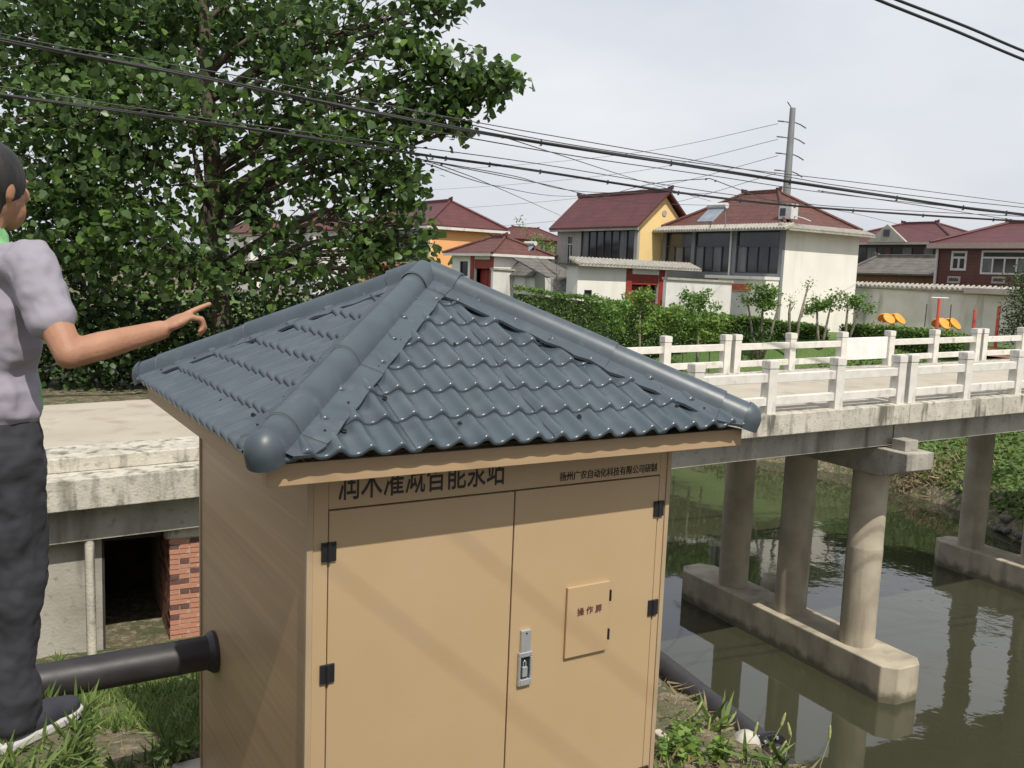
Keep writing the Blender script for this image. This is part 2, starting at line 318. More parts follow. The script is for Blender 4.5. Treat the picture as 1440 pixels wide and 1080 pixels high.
# ---------------------------------------------------------------- ground sheet, water, camera bank
def lines(parts):
    out = []
    for a, b, n in parts: out += list(np.linspace(a, b, n, endpoint=False))
    return np.array(out)
gx = lines([(-1500, -200, 8), (-200, -40, 20), (-40, -8, 40), (-8, 8, 80), (8, 32, 50), (32, 80, 40), (80, 300, 20), (300, 1501, 8)])
gy = lines([(-300, -30, 6), (-30, 0, 20), (0, 14, 64), (14, 64, 100), (64, 140, 40), (140, 400, 16), (400, 2500, 8)])
GX, GY = np.meshgrid(gx, gy); GZ = terr(GX, GY)
nx, ny = len(gx), len(gy)
me = bpy.data.meshes.new('ground'); me.from_pydata(np.stack([GX, GY, GZ], -1).reshape(-1, 3).tolist(), [], [(j*nx+i, j*nx+i+1, (j+1)*nx+i+1, (j+1)*nx+i) for j in range(ny-1) for i in range(nx-1)])
me.polygons.foreach_set('use_smooth', [True]*len(me.polygons)); me.materials.append(M['soil'])
struct(mobj('ground', me))
mb = MB(); mb.quad((-140, -40, ZW), (60, -40, ZW), (60, 130, ZW), (-140, 130, ZW)); struct(mb.build('water', M['water']))
mb = MB(); ZP = -1.42
mb.prism([(-14, -9), (12, -9), (12, 1.6), (.6, 1.75), (-1.22, 2.25), (-1.30, 2.72), (-2.4, 2.86), (-14, 2.5)], -5.2, ZP)
struct(mb.build('embankment', M['earth'], bevel=.03))
# ---------------------------------------------------------------- pump house
PH = thing('pump_house', 'beige steel pump house with blue grey tiled pyramid roof beside the bridge', 'pump house', (A0.x, A0.y, ZB), CY)
def zl(z): return z - ZB                            # world level to pump house level
W = 2.2; zs = zl(-.90)
uL, uM, uR = .108, 1.129, 2.116; zdt = zl(-1.133); zd0 = .06
mb = MB(); mb.box(-.16, W+.16, -.2, W+.14, -.3, 0); mb.build('base_slab', M['pad'], PH, bevel=.015)
mb = MB(); mb.box(.012, .05, .03, W-.03, .005, zs); mb.build('side_wall', M['wood'], PH)['label'] = 'wood grained side wall'
mb = MB(); mb.box(W-.05, W-.012, .03, W-.03, .005, zs); mb.build('side_wall', M['wood'], PH)
mb = MB(); mb.box(.03, W-.03, W-.05, W-.012, .005, zs); mb.build('back_wall', M['wood'], PH)
mb = MB(); mb.box(.06, W-.06, .045, .06, .02, zs-.002); mb.build('backing_panel', M['gap'], PH)
for x0, x1 in ((0, .03), (W-.03, W)):
    mb = MB(); mb.box(x0, x1, 0, .03, .005, zs); mb.build('corner_trim', M['trim'], PH, bevel=.003)
for x0, x1 in ((0, .028), (W-.028, W)):
    mb = MB(); mb.box(x0, x1, W-.03, W, .005, zs); mb.build('corner_trim', M['trim'], PH, bevel=.003)
for x0, x1 in ((.031, uL-.004), (uR+.004, W-.031)):
    mb = MB(); mb.box(x0, x1, .006, .044, .005, zs); mb.build('door_jamb', M['beige'], PH, bevel=.003)
mb = MB(); mb.box(uL-.0035, uR+.0035, .006, .044, zdt+.004, zs); mb.build('header_panel', M['beige'], PH, bevel=.003)
doors = []
for x0, x1 in ((uL, uM-.004), (uM+.004, uR)):
    mb = MB(); mb.box(x0, x1, .004, .040, zd0, zdt-.004); doors.append(mb.build('door', M['beige'], PH, bevel=.004))
mb = MB(); mb.box(uL-.003, uR+.003, .008, .044, .006, zd0-.006); mb.build('sill_rail', M['beige'], PH, bevel=.003)
for j, x in enumerate((uL-.002, uR+.002)):
    for z in (-1.33, -1.93, -2.98):
        h = MB(); zc = zl(z)
        h.box(x-.036, x-.006, -.008, .004, zc-.046, zc+.046); h.box(x+.006, x+.036, -.008, .004, zc-.046, zc+.046)
        h.tube([(x, -.008, zc-.048), (x, -.008, zc+.048)], .0095, 8)
        h.build('hinge', M['black'], doors[j], bevel=.002)
d = doors[1]
mb = MB(); mb.box(1.486, 1.778, -.016, .003, zl(-2.123), zl(-1.713)); hatch = mb.build('hatch', M['beige'], d, bevel=.004)
for z in (-1.80, -2.03):
    h = MB(); h.box(1.7795, 1.79, -.013, .003, zl(z)-.03, zl(z)+.03); h.tube([(1.785, -.016, zl(z)-.032), (1.785, -.016, zl(z)+.032)], .006, 8); h.build('hatch_hinge', M['black'], d)
lk = MB(); lx = 1.226
lk.box(lx-.031, lx+.031, -.014, .003, zl(-2.035), zl(-1.908))
lk.wall(lx-.042, lx+.042, zl(-2.222), zl(-2.032), -.018, .002, [(lx-.03, lx+.03, zl(-2.185), zl(-2.06))])
lock = lk.build('lock_plate', M['chrome'], d, bevel=.004)
lk = MB(); lk.box(lx-.031, lx+.031, -.0035, -.0005, zl(-2.186), zl(-2.059)); lk.build('lock_recess', M['black'], d)
lk = MB(); lk.box(lx-.02, lx+.012, -.02, -.004, zl(-2.17), zl(-2.115)); lk.tube([(lx-.012, -.012, zl(-2.116)), (lx-.012, -.012, zl(-2.09)), (lx-.004, -.012, zl(-2.08)), (lx+.004, -.012, zl(-2.09)), (lx+.004, -.012, zl(-2.116))], .004, 6)
lk.build('padlock', M['chrome'], d, bevel=.003)
lk = MB(); lk.tube([(lx, -.018, zl(-1.925)), (lx, -.013, zl(-1.925))], .005, 8); lk.build('rivet', M['black'], d)
def lettering(name, txt, x, z, wd, ht, m, parent, y, off=0, shear=0):
    cu_ = bpy.data.curves.new(name, 'FONT'); cu_.body = txt; cu_.size = 1; cu_.extrude = .002; cu_.offset = off; cu_.shear = shear
    o = bpy.data.objects.new(name, cu_); COL.objects.link(o); dg = bpy.context.evaluated_depsgraph_get(); dg.update()
    me = bpy.data.meshes.new_from_object(o.evaluated_get(dg)); COL.objects.unlink(o); bpy.data.objects.remove(o)
    v = np.empty(len(me.vertices)*3); me.vertices.foreach_get('co', v); v = v.reshape(-1, 3)
    if len(v) == 0: return None
    lo, hi = v.min(0), v.max(0)
    nv = np.stack([x+(v[:, 0]-lo[0])/(hi[0]-lo[0])*wd, y-v[:, 2]*.8, z+(v[:, 1]-lo[1])/(hi[1]-lo[1])*ht], -1)
    me.vertices.foreach_set('co', nv.reshape(-1)); me.update(); me.materials.clear(); me.materials.append(m); me.name = name
    return mobj(name, me, parent)
lettering('title_lettering', '润禾灌溉智能泵站', .15, zl(-1.092), .91, .185, M['ink'], PH, .0045, off=.005)
lettering('maker_lettering', '扬州广农自动化科技有限公司研制', 1.41, zl(-1.108), .68, .05, M['ink'], PH, .0045, off=.004)
lettering('hatch_lettering', '操 作 屏', 1.555, zl(-1.885), .17, .046, M['inkred'], hatch, -.0175, off=.006)
# roof: four faces of pressed tile sheets
OV = .333; RH = W/2+OV; ZE = zl(-.81); RISE = .757; SL = math.hypot(RH, RISE); pa = math.atan2(RISE, RH)
CX = CYc = W/2
roof = MB(); roof.box(.02, W-.02, .02, W-.02, zs+.002, zs+.03); roof = roof.build('roof', M['fascia'], PH)
OF = .272; fz0, fz1 = zl(-.928), zl(-.832)
def fboard(x0, x1, y0, y1): mb = MB(); mb.box(x0, x1, y0, y1, fz0, fz1); return mb.build('fascia_board', M['fascia'], roof, bevel=.003)
fboard(-OF, W+OF, -OF, -OF+.03); fboard(-OF, W+OF, W+OF-.03, W+OF); fboard(-OF, -OF+.03, -OF+.031, W+OF-.031); fboard(W+OF-.03, W+OF, -OF+.031, W+OF-.031)
mb = MB(); mb.box(-OF+.031, W+OF-.031, -OF+.031, -.002, fz0+.014, fz0+.03); mb.box(-OF+.031, W+OF-.031, W+.002, W+OF-.031, fz0+.014, fz0+.03)
mb.box(-OF+.031, -.002, -.001, W+.001, fz0+.014, fz0+.03); mb.box(W+.002, W+OF-.031, -.001, W+.001, fz0+.014, fz0+.03); mb.build('soffit', M['fascia'], roof)
NW = 20; PW = 2*RH/NW; ROW = SL/7.6
ROOFM = [Matrix.Translation((CX, CYc, 0)) @ Matrix.Rotation(k*PI/2, 4, 'Z') for k in range(4)]
sa, ca = math.sin(pa), math.cos(pa)
def roofpt(k, s, t, h):                            # face k: s along the eave, t up the slope, h off the slope
    return ROOFM[k] @ Vector((s, -RH + t*ca - h*sa, ZE + t*sa + h*ca))
def hump(s):
    c = .5+.5*math.cos(2*PI*(s/PW-.5)); return .031*c**1.7
tprof = []                                          # (t, raised) up the slope: each course ends in a lip
for r_ in range(8):
    for a, h in ((.0, .008), (.012, .018), (.035, .0245), (.075, .0262), (.13, .0245), (.5, .012), (.93, .002), (.9995, .0)): tprof.append(((r_+a)*ROW, h))
for k in range(4):
    for sh_ in range(4):
        s0, s1 = -RH + sh_*5*PW, -RH + (sh_+1)*5*PW + (.03 if sh_ < 3 else 0)
        n = 56; bm = bmesh.new(); grid = []
        lift = .007*(sh_ % 2)+.0
        for t, h in tprof:
            row = []
            for i in range(n):
                s = s0 + (s1-s0)*i/(n-1)
                row.append(bm.verts.new((s, t, h*(.55+.45*hump(s)/.031) + hump(s) + lift + .0015*math.sin(s*9+k)*math.sin(t*7+k))))
            grid.append(row)
        low = [bm.verts.new((v.co.x, v.co.y+.001, v.co.z-.009)) for v in grid[0]]
        for i in range(n-1):
            bm.faces.new((low[i], low[i+1], grid[0][i+1], grid[0][i])).smooth = False
            for a, b_ in zip(grid[:-1], grid[1:]): bm.faces.new((a[i], a[i+1], b_[i+1], b_[i])).smooth = True
        if sh_ % 2:                                 # the lapped sheet shows its cut edge
            for col_, sg in ((0, 1), (n-1, -1)):
                ed = [bm.verts.new((r_[col_].co.x+.0008*sg, r_[col_].co.y, r_[col_].co.z-.012)) for r_ in grid]
                for j in range(len(grid)-1): bm.faces.new((grid[j][col_], grid[j+1][col_], ed[j+1], ed[j])).material_index = 1
        for sg in (-1, 1):                          # trim along the hips
            nrm = Vector((sg*SL, RH, 0)).normalized()
            bmesh.ops.bisect_plane(bm, geom=bm.verts[:]+bm.edges[:]+bm.faces[:], plane_co=(sg*RH, 0, 0), plane_no=nrm, clear_outer=True)
        if not bm.verts: bm.free(); continue
        for v in bm.verts:
            p = roofpt(k, v.co.x, v.co.y, v.co.z); v.co = p
        me = bpy.data.meshes.new('tile_sheet'); bm.to_mesh(me); bm.free(); me.materials.append(M['tile']); me.materials.append(M['rim']); me.set_sharp_from_angle(angle=math.radians(62))
        mobj('tile_sheet', me, roof)
sm = MB(); sm.lathe([(.014, 0), (.014, .004), (.009, .005), (.008, .014), (0, .016)], n=8); smesh = sm.mesh('screw', M['screw'])
for k in range(4):
    for s, t in ((-1.0, .17), (-.42, .17), (.28, .17), (.93, .17), (-.5, .86), (-.14, .86), (.42, .86), (-.05, 1.3), (.14, 1.3), (-.72, .40), (.72, .62)):
        o = mobj('screw', smesh, roof); o.matrix_local = Matrix.Translation(roofpt(k, s, t, hump(s)+.010)) @ (ROOFM[k].to_3x3() @ Matrix.Rotation(pa, 3, 'X')).to_4x4()
# hip caps
apex = Vector((CX, CYc, ZE+RISE))
for k in range(4):
    c0 = roofpt(k, -RH, 0, 0); e = (apex-c0).normalized(); Lh = (apex-c0).length
    n1 = (ROOFM[k].to_3x3() @ Vector((0, -sa, ca))); n2 = (ROOFM[(k+3) % 4].to_3x3() @ Vector((0, -sa, ca)))
    d1 = n1.cross(e).normalized(); d2 = n2.cross(e).normalized()
    if d1.dot(ROOFM[k].to_3x3() @ Vector((1, 0, 0))) < 0: d1 = -d1
    if d2.dot(d1) > 0: d2 = -d2
    up = (n1+n2).normalized(); sd_ = up.cross(e).normalized()
    if sd_.dot(d1) < 0: sd_ = -sd_
    def section(t, r, fl=.225, g=.0, rz=1.0, wave=0):
        r = r*(1.12-.20*t/Lh); fl = fl*(.92-.12*t/Lh)
        P = c0 + e*t; out = []
        hh = .034+g; fl = min(fl, max(r+.03, .02+t*1.0))
        xr = (r-n1.dot(sd_)*hh)/max(.2, d1.dot(sd_)); b0 = d1.dot(up)*xr + n1.dot(up)*hh - .004
        out.append(P + d1*fl + n1*(hh-.016+wave)); out.append(P + d1*fl + n1*(hh+wave)); out.append(P + d1*(fl*.75) + n1*(hh+.004)); out.append(P + d1*(xr+.012) + n1*(hh+.003)); out.append(P + d1*(xr+.002) + n1*(hh+.002))
        for j in range(1, 12):
            a = PI*j/12; out.append(P + sd_*(r*math.cos(a)) + up*(b0+r*1.2*math.sin(a)*rz))
        out += [P + d2*(xr+.002) + n2*(hh+.002), P + d2*(xr+.012) + n2*(hh+.003), P + d2*(fl*.75) + n2*(hh+.004), P + d2*fl + n2*(hh+wave), P + d2*fl + n2*(hh-.016+wave)]
        return out
    def cap_piece(name, t0, t1, r, g, dome=False, rim=True):
        v = []; rows = []
        if dome:
            for q in (88, 72, 55, 38, 20):
                a = math.radians(q); rows.append(section(t0 + .075*(1-math.sin(a)), r*math.cos(a)+.004, .225, g, math.cos(a)))
            rows.append(section(t0+.085, r, .225, g))
        N = max(3, int((t1-t0)/.09))
        for i in range(N+1):
            t = t0+(.085 if dome else 0) + (t1-t0-(.085 if dome else 0))*i/N
            if dome and i == 0: continue
            rows.append(section(t, r, .225 + .004*math.sin(t*23+k), g, 1, .006*math.sin(t*31+2*k)))
        ob = MB(); m_ = len(rows[0])
        if not dome and rim:                        # thickness of the open lower end
            rows.insert(0, [p - up*.007 + e*.001 for p in rows[0]])
        for rw in rows: ob.v += [tuple(p) for p in rw]
        for i in range(len(rows)-1):
            for j in range(m_-1): ob.f.append((i*m_+j, i*m_+j+1, (i+1)*m_+j+1, (i+1)*m_+j))
        if dome: ob.f.append(tuple(range(m_)))
        o = ob.build(name, M['cap'], roof, smooth=True, angle=26)
        if rim and not dome:
            rb = MB()
            for j in range(m_-1):
                a, b_ = rows[1][j], rows[1][j+1]; rb.quad(a-e*.003, b_-e*.003, b_-e*.003-up*.007, a-e*.003-up*.007)
            rb.build('cap_rim', M['rim'], o)
        return o
    cap_piece('hip_cap', .09, .30, .078, .0, rim=False)
    dm = MB(); rr_ = .078*1.13; Td = Matrix((e, sd_, up)).transposed(); dc = c0 + e*.095 + up*.008; nn_, mm_ = 20, 8; i0 = 0
    for a_ in range(mm_+1):
        th = PI/2*a_/mm_
        for b_ in range(nn_+1):
            ph = PI/2+PI*b_/nn_; dm.v.append(tuple(dc + Td @ Vector((rr_*1.15*math.sin(th)*math.cos(ph), rr_*math.sin(th)*math.sin(ph), rr_*1.19*math.cos(th)))))
    for b_ in range(nn_+1): q = Vector(dm.v[mm_*(nn_+1)+b_]); dm.v.append(tuple(q - up*.045))
    for a_ in range(mm_+1):
        for b_ in range(nn_): k0 = a_*(nn_+1)+b_; dm.f.append((k0, k0+nn_+1, k0+nn_+2, k0+1))
    dm.build('end_dome', M['cap'], roof, smooth=True, angle=80)
    cap_piece('hip_cap', .24, .98, .080, .006)
    cap_piece('hip_cap', .92, Lh-.13, .082, .012)
    cap_piece('apex_cap_arm', Lh-.21, Lh-.005, .092, .018)
    for t in (.29, .55, .93, 1.25, Lh-.22):
        for dd, nn in ((d1, n1), (d2, n2)):
            o = mobj('screw', smesh, roof); z = nn; x = e; y = z.cross(x)
            o.matrix_local = Matrix.Translation(c0 + e*(t+.03) + dd*.155 + nn*.044) @ Matrix((x, y, z)).transposed().to_4x4(); o.scale = (.5, .5, .5)
mb = MB(); mb.ell((CX, CYc, ZE+RISE+.012), .088, .088, .095, 20, 10); mb.build('apex_cap', M['cap'], roof, smooth=True)
# ---------------------------------------------------------------- pipes
def wpt(u_, b_, z): p = A0 + cu*u_ + cn*b_; return Vector((p.x, p.y, z))
p0 = wpt(.0, 1.80, -2.50)
t = thing('water_pipe', 'black plastic pipe running level out of the wood grained side wall', 'pipe', p0)
mb = MB(); mb.tube([Vector((0, 0, 0))+cu*.03, -cu*1.2, -cu*3.6, -cu*5.2 + Vector((0, 0, -.05))], .108, 24); mb.build('pipe', M['pipe'], t, smooth=True, angle=60)
mb = MB(); mb.tube([cu*.008, -cu*.012, -cu*.02, -cu*.045], [.135, .135, .128, .112], 24); mb.build('collar', M['pipe'], t, smooth=True, angle=40)
pe, ps = zplane(1083, 1058, -3.80), zplane(935, 940, -3.86)
dr = (pe-ps).normalized()
t = thing('suction_pipe', 'black flanged pipe lying along the bank below the pump house', 'pipe', ps)
mb = MB(); mb.tube([-dr*5.2+Vector((.5, 0, -1.6)), -dr*3.4+Vector((.1, 0, -.55)), -dr*2.2+Vector((0, 0, -.12)), -dr*1.2, Vector((0, 0, 0)), (pe-ps)*.5, (pe-ps)], .118, 24); mb.build('pipe', M['pipe'], t, smooth=True, angle=60)
fl = MB(); fl.tube([(pe-ps)-dr*.07, (pe-ps)-dr*.03, (pe-ps)-dr*.029, (pe-ps)+dr*.0, (pe-ps)+dr*.001, (pe-ps)+dr*.03], [.125, .13, .168, .168, .162, .162], 24); fl = fl.build('flange', M['black'], t, smooth=True, angle=40)
sx = dr.cross(Vector((0, 0, 1))).normalized(); sy = sx.cross(dr)
for i in range(8):
    a = 2*PI*i/8+.2; c = (pe-ps) + (sx*math.cos(a)+sy*math.sin(a))*.143
    mb = MB(); mb.tube([c-dr*.055, c+dr*.05], .014, 6); mb.build('bolt', M['chrome'], fl)
mb = MB(); q = (pe-ps)+dr*.03; mb.tube([q, q+dr*.25+Vector((0, 0, -.06)), q+dr*.6+Vector((0, 0, -.35)), q+dr*1.1+Vector((0, 0, -1.0))], .105, 20); mb.build('elbow', M['pipe'], t, smooth=True, angle=60)
# ---------------------------------------------------------------- bridge
ASP, GSP = 1.575, .307; S_J = ASP + GSP/2            # bay, gap of a paired post, where the joint over the near pier is
SPAN = 5*ASP+GSP; WR = 4.834; SL_, SR_ = -34.0, 16.5  # rail to rail, ends of the deck
BR = thing('bridge', 'concrete road bridge on round columns crossing the canal behind the pump house', 'bridge', (B0.x, B0.y, 0), BYAW)
def strip(m, t0, t1, za, zb, s0, s1, step=1.0):      # a beam that follows the deck's grade
    n = max(1, int((s1-s0)/step)); ss = [s0+(s1-s0)*i/n for i in range(n+1)]
    i0 = len(m.v)
    for s in ss:
        z = zdeck(s); m.v += [(s, t0, z+za), (s, t1, z+za), (s, t1, z+zb), (s, t0, z+zb)]
    for i in range(n):
        a = i0+4*i
        for j in range(4): m.f.append((a+j, a+4+j, a+4+(j+1) % 4, a+(j+1) % 4))
    m.f.append((i0, i0+1, i0+2, i0+3)); e = i0+4*n; m.f.append((e+3, e+2, e+1, e))
mb = MB(); strip(mb, .22, WR-.22, -.32, -.004, SL_, SR_); mb.build('deck', M['road'], BR)
joints = [S_J-2*SPAN, S_J-SPAN, S_J, S_J+SPAN, SR_]
for t0, t1 in ((-.20, .219), (WR-.219, WR+.20)):
    for s0, s1 in zip([SL_]+joints[:-1], joints):
        mb = MB(); strip(mb, t0, t1, -.36, 0, s0+.006, s1-.006); mb.build('edge_beam', M['edge'], BR, bevel=.012)
for k, t0 in enumerate((.12, 1.5, 2.9, WR-.5)):
    for s0, s1 in zip([-13.2]+joints[1:-1], joints[1:]):
        mb = MB(); strip(mb, t0, t0+.38, -.82, -.33 if 0 < k < 3 else -.362, s0+.02, s1-.02); mb.build('girder', M['conc'], BR)
mb = MB(); strip(mb, .22, 1.0, -.003, .17, SL_, -7.6); mb.build('raised_kerb', M['edge'], BR, bevel=.012)
mb = MB(); strip(mb, 1.0, WR-.23, -.003, .165, SL_, -7.6); mb.build('raised_roadway', M['road'], BR)
def pier(s, label, te=5.35):
    P = bpy.data.objects.new('pier', None); COL.objects.link(P); P.parent = BR; P['label'] = label
    zc1 = zdeck(s)-.86; zc0 = zc1-.52; ft = -6.95
    pr = [(-.42, .30), (-.42, .0), (-.12, -.0)]     # cap: end cut away below
    mb = MB(); t0, t1 = -.52, WR+.30
    mb.extr([(s-.36, t0, zc0+.2), (s-.36, t0+.55, zc0), (s-.36, t1-.55, zc0), (s-.36, t1, zc0+.2), (s-.36, t1, zc1), (s-.36, t0, zc1)], (.72, 0, 0))
    mb.build('cap_beam', M['conc'], P, bevel=.015)
    for tt in (.02, WR-.45):
        mb = MB(); mb.box(s-.17, s+.17, tt-.33, tt-.02, zc1+.002, zc1+.2); mb.build('stop_block', M['conc'], P, bevel=.01)
    for tt in (.54, 2.34, 4.15):
        mb = MB(); rr = .335
        mb.lathe([(rr, ft-.02), (rr, -6.0), (rr+.006, -5.0), (rr+.006, -4.99), (rr-.002, -4.97), (rr-.002, zc0+.01)], (s, tt, 0), 28); mb.build('column', M['column'], P, smooth=True, angle=50)
    f = MB(); w_ = .50
    f.prism([(s-w_, te), (s-w_, -.48), (s-w_+.22, -.70), (s+w_-.22, -.70), (s+w_, -.48), (s+w_, te), (s+w_-.25, te+.3), (s-w_+.25, te+.3)], ZW-1.6, ft)
    f.build('footing', M['footing'], P, bevel=.025)
pier(S_J, 'pier with three round columns on one long footing'); pier(S_J+SPAN+.32, 'farther pier under the bridge', 4.75)
# railings
def railing(t, label, singles, pairs, blocked):
    RL = thing('bridge_railing', label, 'railing', bp_(0, t, 0), BYAW, 'railings of the bridge')
    ph = .9; hw = .095
    mb = MB(); mb.box(-hw, hw, -hw, hw, -.03, ph-.15); mb.box(-hw+.012, hw-.012, -hw+.012, hw-.012, ph-.15, ph-.137); pm = mb.mesh('post', M['rail'])
    mb = MB(); mb.box(-hw-.008, hw+.008, -hw-.008, hw+.008, ph-.137, ph-.012); mb.box(-hw+.008, hw-.008, -hw+.008, hw-.008, ph-.012, ph); cm = mb.mesh('post_cap', M['rail'])
    ss = sorted(singles + [p-GSP/2 for p in pairs] + [p+GSP/2 for p in pairs])
    for s in ss:
        o = mobj('post', pm, RL, (s, 0, zdeck(s))); o.rotation_euler[2] = R.uniform(-.02, .02)
        b_ = o.modifiers.new('bevel', 'BEVEL'); b_.width = .008; b_.segments = 2
        c = mobj('post_cap', cm, o); b_ = c.modifiers.new('bevel', 'BEVEL'); b_.width = .008; b_.segments = 2
    for a, b_ in zip(ss[:-1], ss[1:]):
        if b_-a < .5: continue
        if any(a < x < b_ for x in blocked):
            mb = MB(); i = zdeck(a)
            mb.extr([(a+hw+.005, -.03, zdeck(a)+.18), (b_-hw-.005, -.03, zdeck(b_)+.18), (b_-hw-.005, -.03, zdeck(b_)+.74), (a+hw+.005, -.03, zdeck(a)+.74)], (0, .07, 0)); mb.build('solid_panel', M['panel'], RL, bevel=.008)
            continue
        for za, zb, tw in ((.52, .67, .06), (.13, .27, .06)):
            dz = R.uniform(-.008, .008)
            mb = MB(); x0, x1 = a+hw-.01, b_-hw+.01
            mb.v += [(x0, -tw, zdeck(a)+za+dz), (x1, -tw, zdeck(b_)+za+dz), (x1, tw, zdeck(b_)+za+dz), (x0, tw, zdeck(a)+za+dz), (x0, -tw, zdeck(a)+zb+dz), (x1, -tw, zdeck(b_)+zb+dz), (x1, tw, zdeck(b_)+zb+dz), (x0, tw, zdeck(a)+zb+dz)]
            mb.f += [(0, 3, 2, 1), (4, 5, 6, 7), (0, 1, 5, 4), (2, 3, 7, 6), (1, 2, 6, 5), (3, 0, 4, 7)]
            mb.build('rail', M['rail'], RL, bevel=.008)
def bays(s0, s1):
    sing, pr = [], []; j = S_J - 2*SPAN
    while j < s1+1:
        if s0 <= j <= s1: pr.append(j)
        for i in range(4):
            x = j + GSP/2 + ASP*(i+1)
            if s0 <= x <= s1: sing.append(x)
        j += SPAN
    return sing, pr
sg, pr = bays(-6.2, SR_-.3)
railing(.0, 'white concrete railing on the pump house side of the bridge', sg, pr, [])
# the far rail's joints, read where its paired posts stand
def sfar(px, py):
    v = ray(px, py); P0 = B0 + bn*WR; t_ = (P0.dot(bn))/(v.dot(bn)); return (v*t_-B0).dot(bb)
fp = [sfar(1029, 466), sfar(1378, 470)]; fs = [sfar(x, y) for x, y in ((857, 472), (943, 468), (1116, 465.5), (1190, 466.5), (1256, 467.5), (1316, 468.5), (1424, 471))]
fa = (fp[1]-fp[0]); asf = (fa-GSP)/5
sg = [fp[0]+GSP/2+asf*i for i in (1, 2, 3, 4)] + [fp[1]+GSP/2+asf*i for i in (1, 2, 3, 4)] + [fp[0]-GSP/2-asf*i for i in (1, 2, 3)]
railing(WR, 'white concrete railing with one solid panel on the lawn side of the bridge', sg, fp, [fp[0]+GSP/2+asf*2.5])
# ---------------------------------------------------------------- brick abutment with a dark bay under the left end of the bridge
AB = thing('brick_abutment', 'red brick abutment with a dark bay under the bridge end', 'abutment', (B0.x, B0.y, 0), BYAW)
def sb(px, py, off=.30):
    v = ray(px, py); P0 = B0 + bn*off; t_ = P0.dot(bn)/v.dot(bn); P = v*t_; return (P-B0).dot(bb), P.z
yb = .30                                              # brick face plane, just inside the edge beam
sR, zT = sb(238, 762, yb); sLft, _ = sb(147, 775, yb); _, zBt = sb(240, 905, yb); zTop = zdeck(-11)-.83
zBt = -4.95
mb = MB(); mb.box(sR+.014, -8.4, yb+.012, WR-.4, zBt-.6, zTop); mb.build('wall_core', M['mortar'], AB)
mb = MB(); mb.box(-14.5, sLft-.03, yb+.03, WR-.4, zBt-.6, zTop); mb.build('concrete_wall', M['conc'], AB)
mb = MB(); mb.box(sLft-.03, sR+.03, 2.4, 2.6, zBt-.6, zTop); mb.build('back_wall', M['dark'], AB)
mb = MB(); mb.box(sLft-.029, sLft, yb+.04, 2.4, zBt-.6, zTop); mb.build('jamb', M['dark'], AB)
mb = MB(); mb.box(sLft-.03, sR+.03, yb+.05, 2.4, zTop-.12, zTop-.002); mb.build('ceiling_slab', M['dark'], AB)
mb = MB(); mb.box(sR-.06, -8.4, yb-.02, yb+.2, zTop-.16, zTop-.001); mb.build('bearing_pad', M['edge'], AB, bevel=.03)
bl, bh, bw = .235, .054, .11
bmm = MB(); bmm.box(-bl/2, bl/2, 0, bw, 0, bh); brm = [bmm.mesh('brick', M['brick']), bmm.mesh('brick', M['brickd'])]
hmm = MB(); hmm.box(-.055, .055, 0, .23, 0, bh); hdm = [hmm.mesh('brick', M['brick']), hmm.mesh('brick', M['brickd'])]
z = zBt-.1; c = 0
while z < zTop-.22:
    hd = c % 3 == 1
    x = sR + (.06 if hd else (.12 if c % 2 else .243)); n = 0
    while x < sR+1.25:
        if x > sR+.0:
            dk = R.random() < (.42 if hd else .12)
            o = mobj('brick', (hdm if hd else brm)[1 if dk else 0], AB, (x, yb+R.uniform(-.006, .006), z)); o.rotation_euler[2] = R.uniform(-.012, .012)
        x += (.122 if hd else .247); n += 1
    if not hd and c % 2 == 0: mobj('brick', hdm[1 if R.random() < .3 else 0], AB, (sR+.06, yb+R.uniform(-.004, .004), z))
    if True:                                         # jamb returning into the bay
        for yy in (.13+.12*(c % 2), .38+.12*(c % 2), .63+.12*(c % 2), .88+.12*(c % 2)): o = mobj('brick', brm[1 if R.random() < .3 else 0], AB, (sR+.115, yb+yy, z)); o.rotation_euler[2] = PI/2
    z += bh+.012; c += 1
zs_ = zBt-.16
for k in range(3):
    x = sLft+.1
    while x < sR: mobj('brick', brm[0 if R.random() < .8 else 1], AB, (x+(k % 2)*.06, yb+.02, zs_)); x += .25
    zs_ += bh+.012
mb = MB(); mb.tube([(sLft-.16, yb-.12, zBt-.3), (sLft-.17, yb-.12, zTop-.02)], .055, 14)
mb.build('drain_pipe', M['edge'], AB, smooth=True, angle=50)
# ---------------------------------------------------------------- village beyond the canal
def proj(P):
    P = Vector(P); d = P.dot(vF); return 720+FPX*P.dot(vR)/d, 540-FPX*P.dot(vU)/d
def run(P, dr, px):                                  # metres along dr from P until pixel column px
    a, b_ = 0.0, 60.0; s0 = proj(P)[0] < px
    for _ in range(50):
        c = (a+b_)/2
        if (proj(P+dr*c)[0] < px) == s0: a = c
        else: b_ = c
    return (a+b_)/2
ZG = -2.8; HZ = math.radians(-55); LZ = math.radians(35)
hx = Vector((math.cos(HZ), math.sin(HZ), 0)); hy = Vector((-hx.y, hx.x, 0)); lx_ = Vector((math.cos(LZ), math.sin(LZ), 0)); ly_ = Vector((-lx_.y, lx_.x, 0))
M['wwhite'] = mat('white_plaster', (.80, .77, .70), (.74, .71, .64), rough=.9, scale=.6, streak=(.66, .63, .56), sscale=(1.2, 1.2, .25), slo=.55, shi=.85)
M['wwhite2'] = mat('stained_white_plaster', (.68, .665, .63), (.58, .565, .53), rough=.9, scale=.8, streak=(.27, .255, .23), sscale=(1.6, 1.6, .3), slo=.55, shi=.82)
M['wgrey'] = mat('grey_render', (.22, .225, .235), (.18, .185, .195), rough=.85, scale=.7, streak=(.14, .14, .145), sscale=(2, 2, .3), slo=.55, shi=.85)
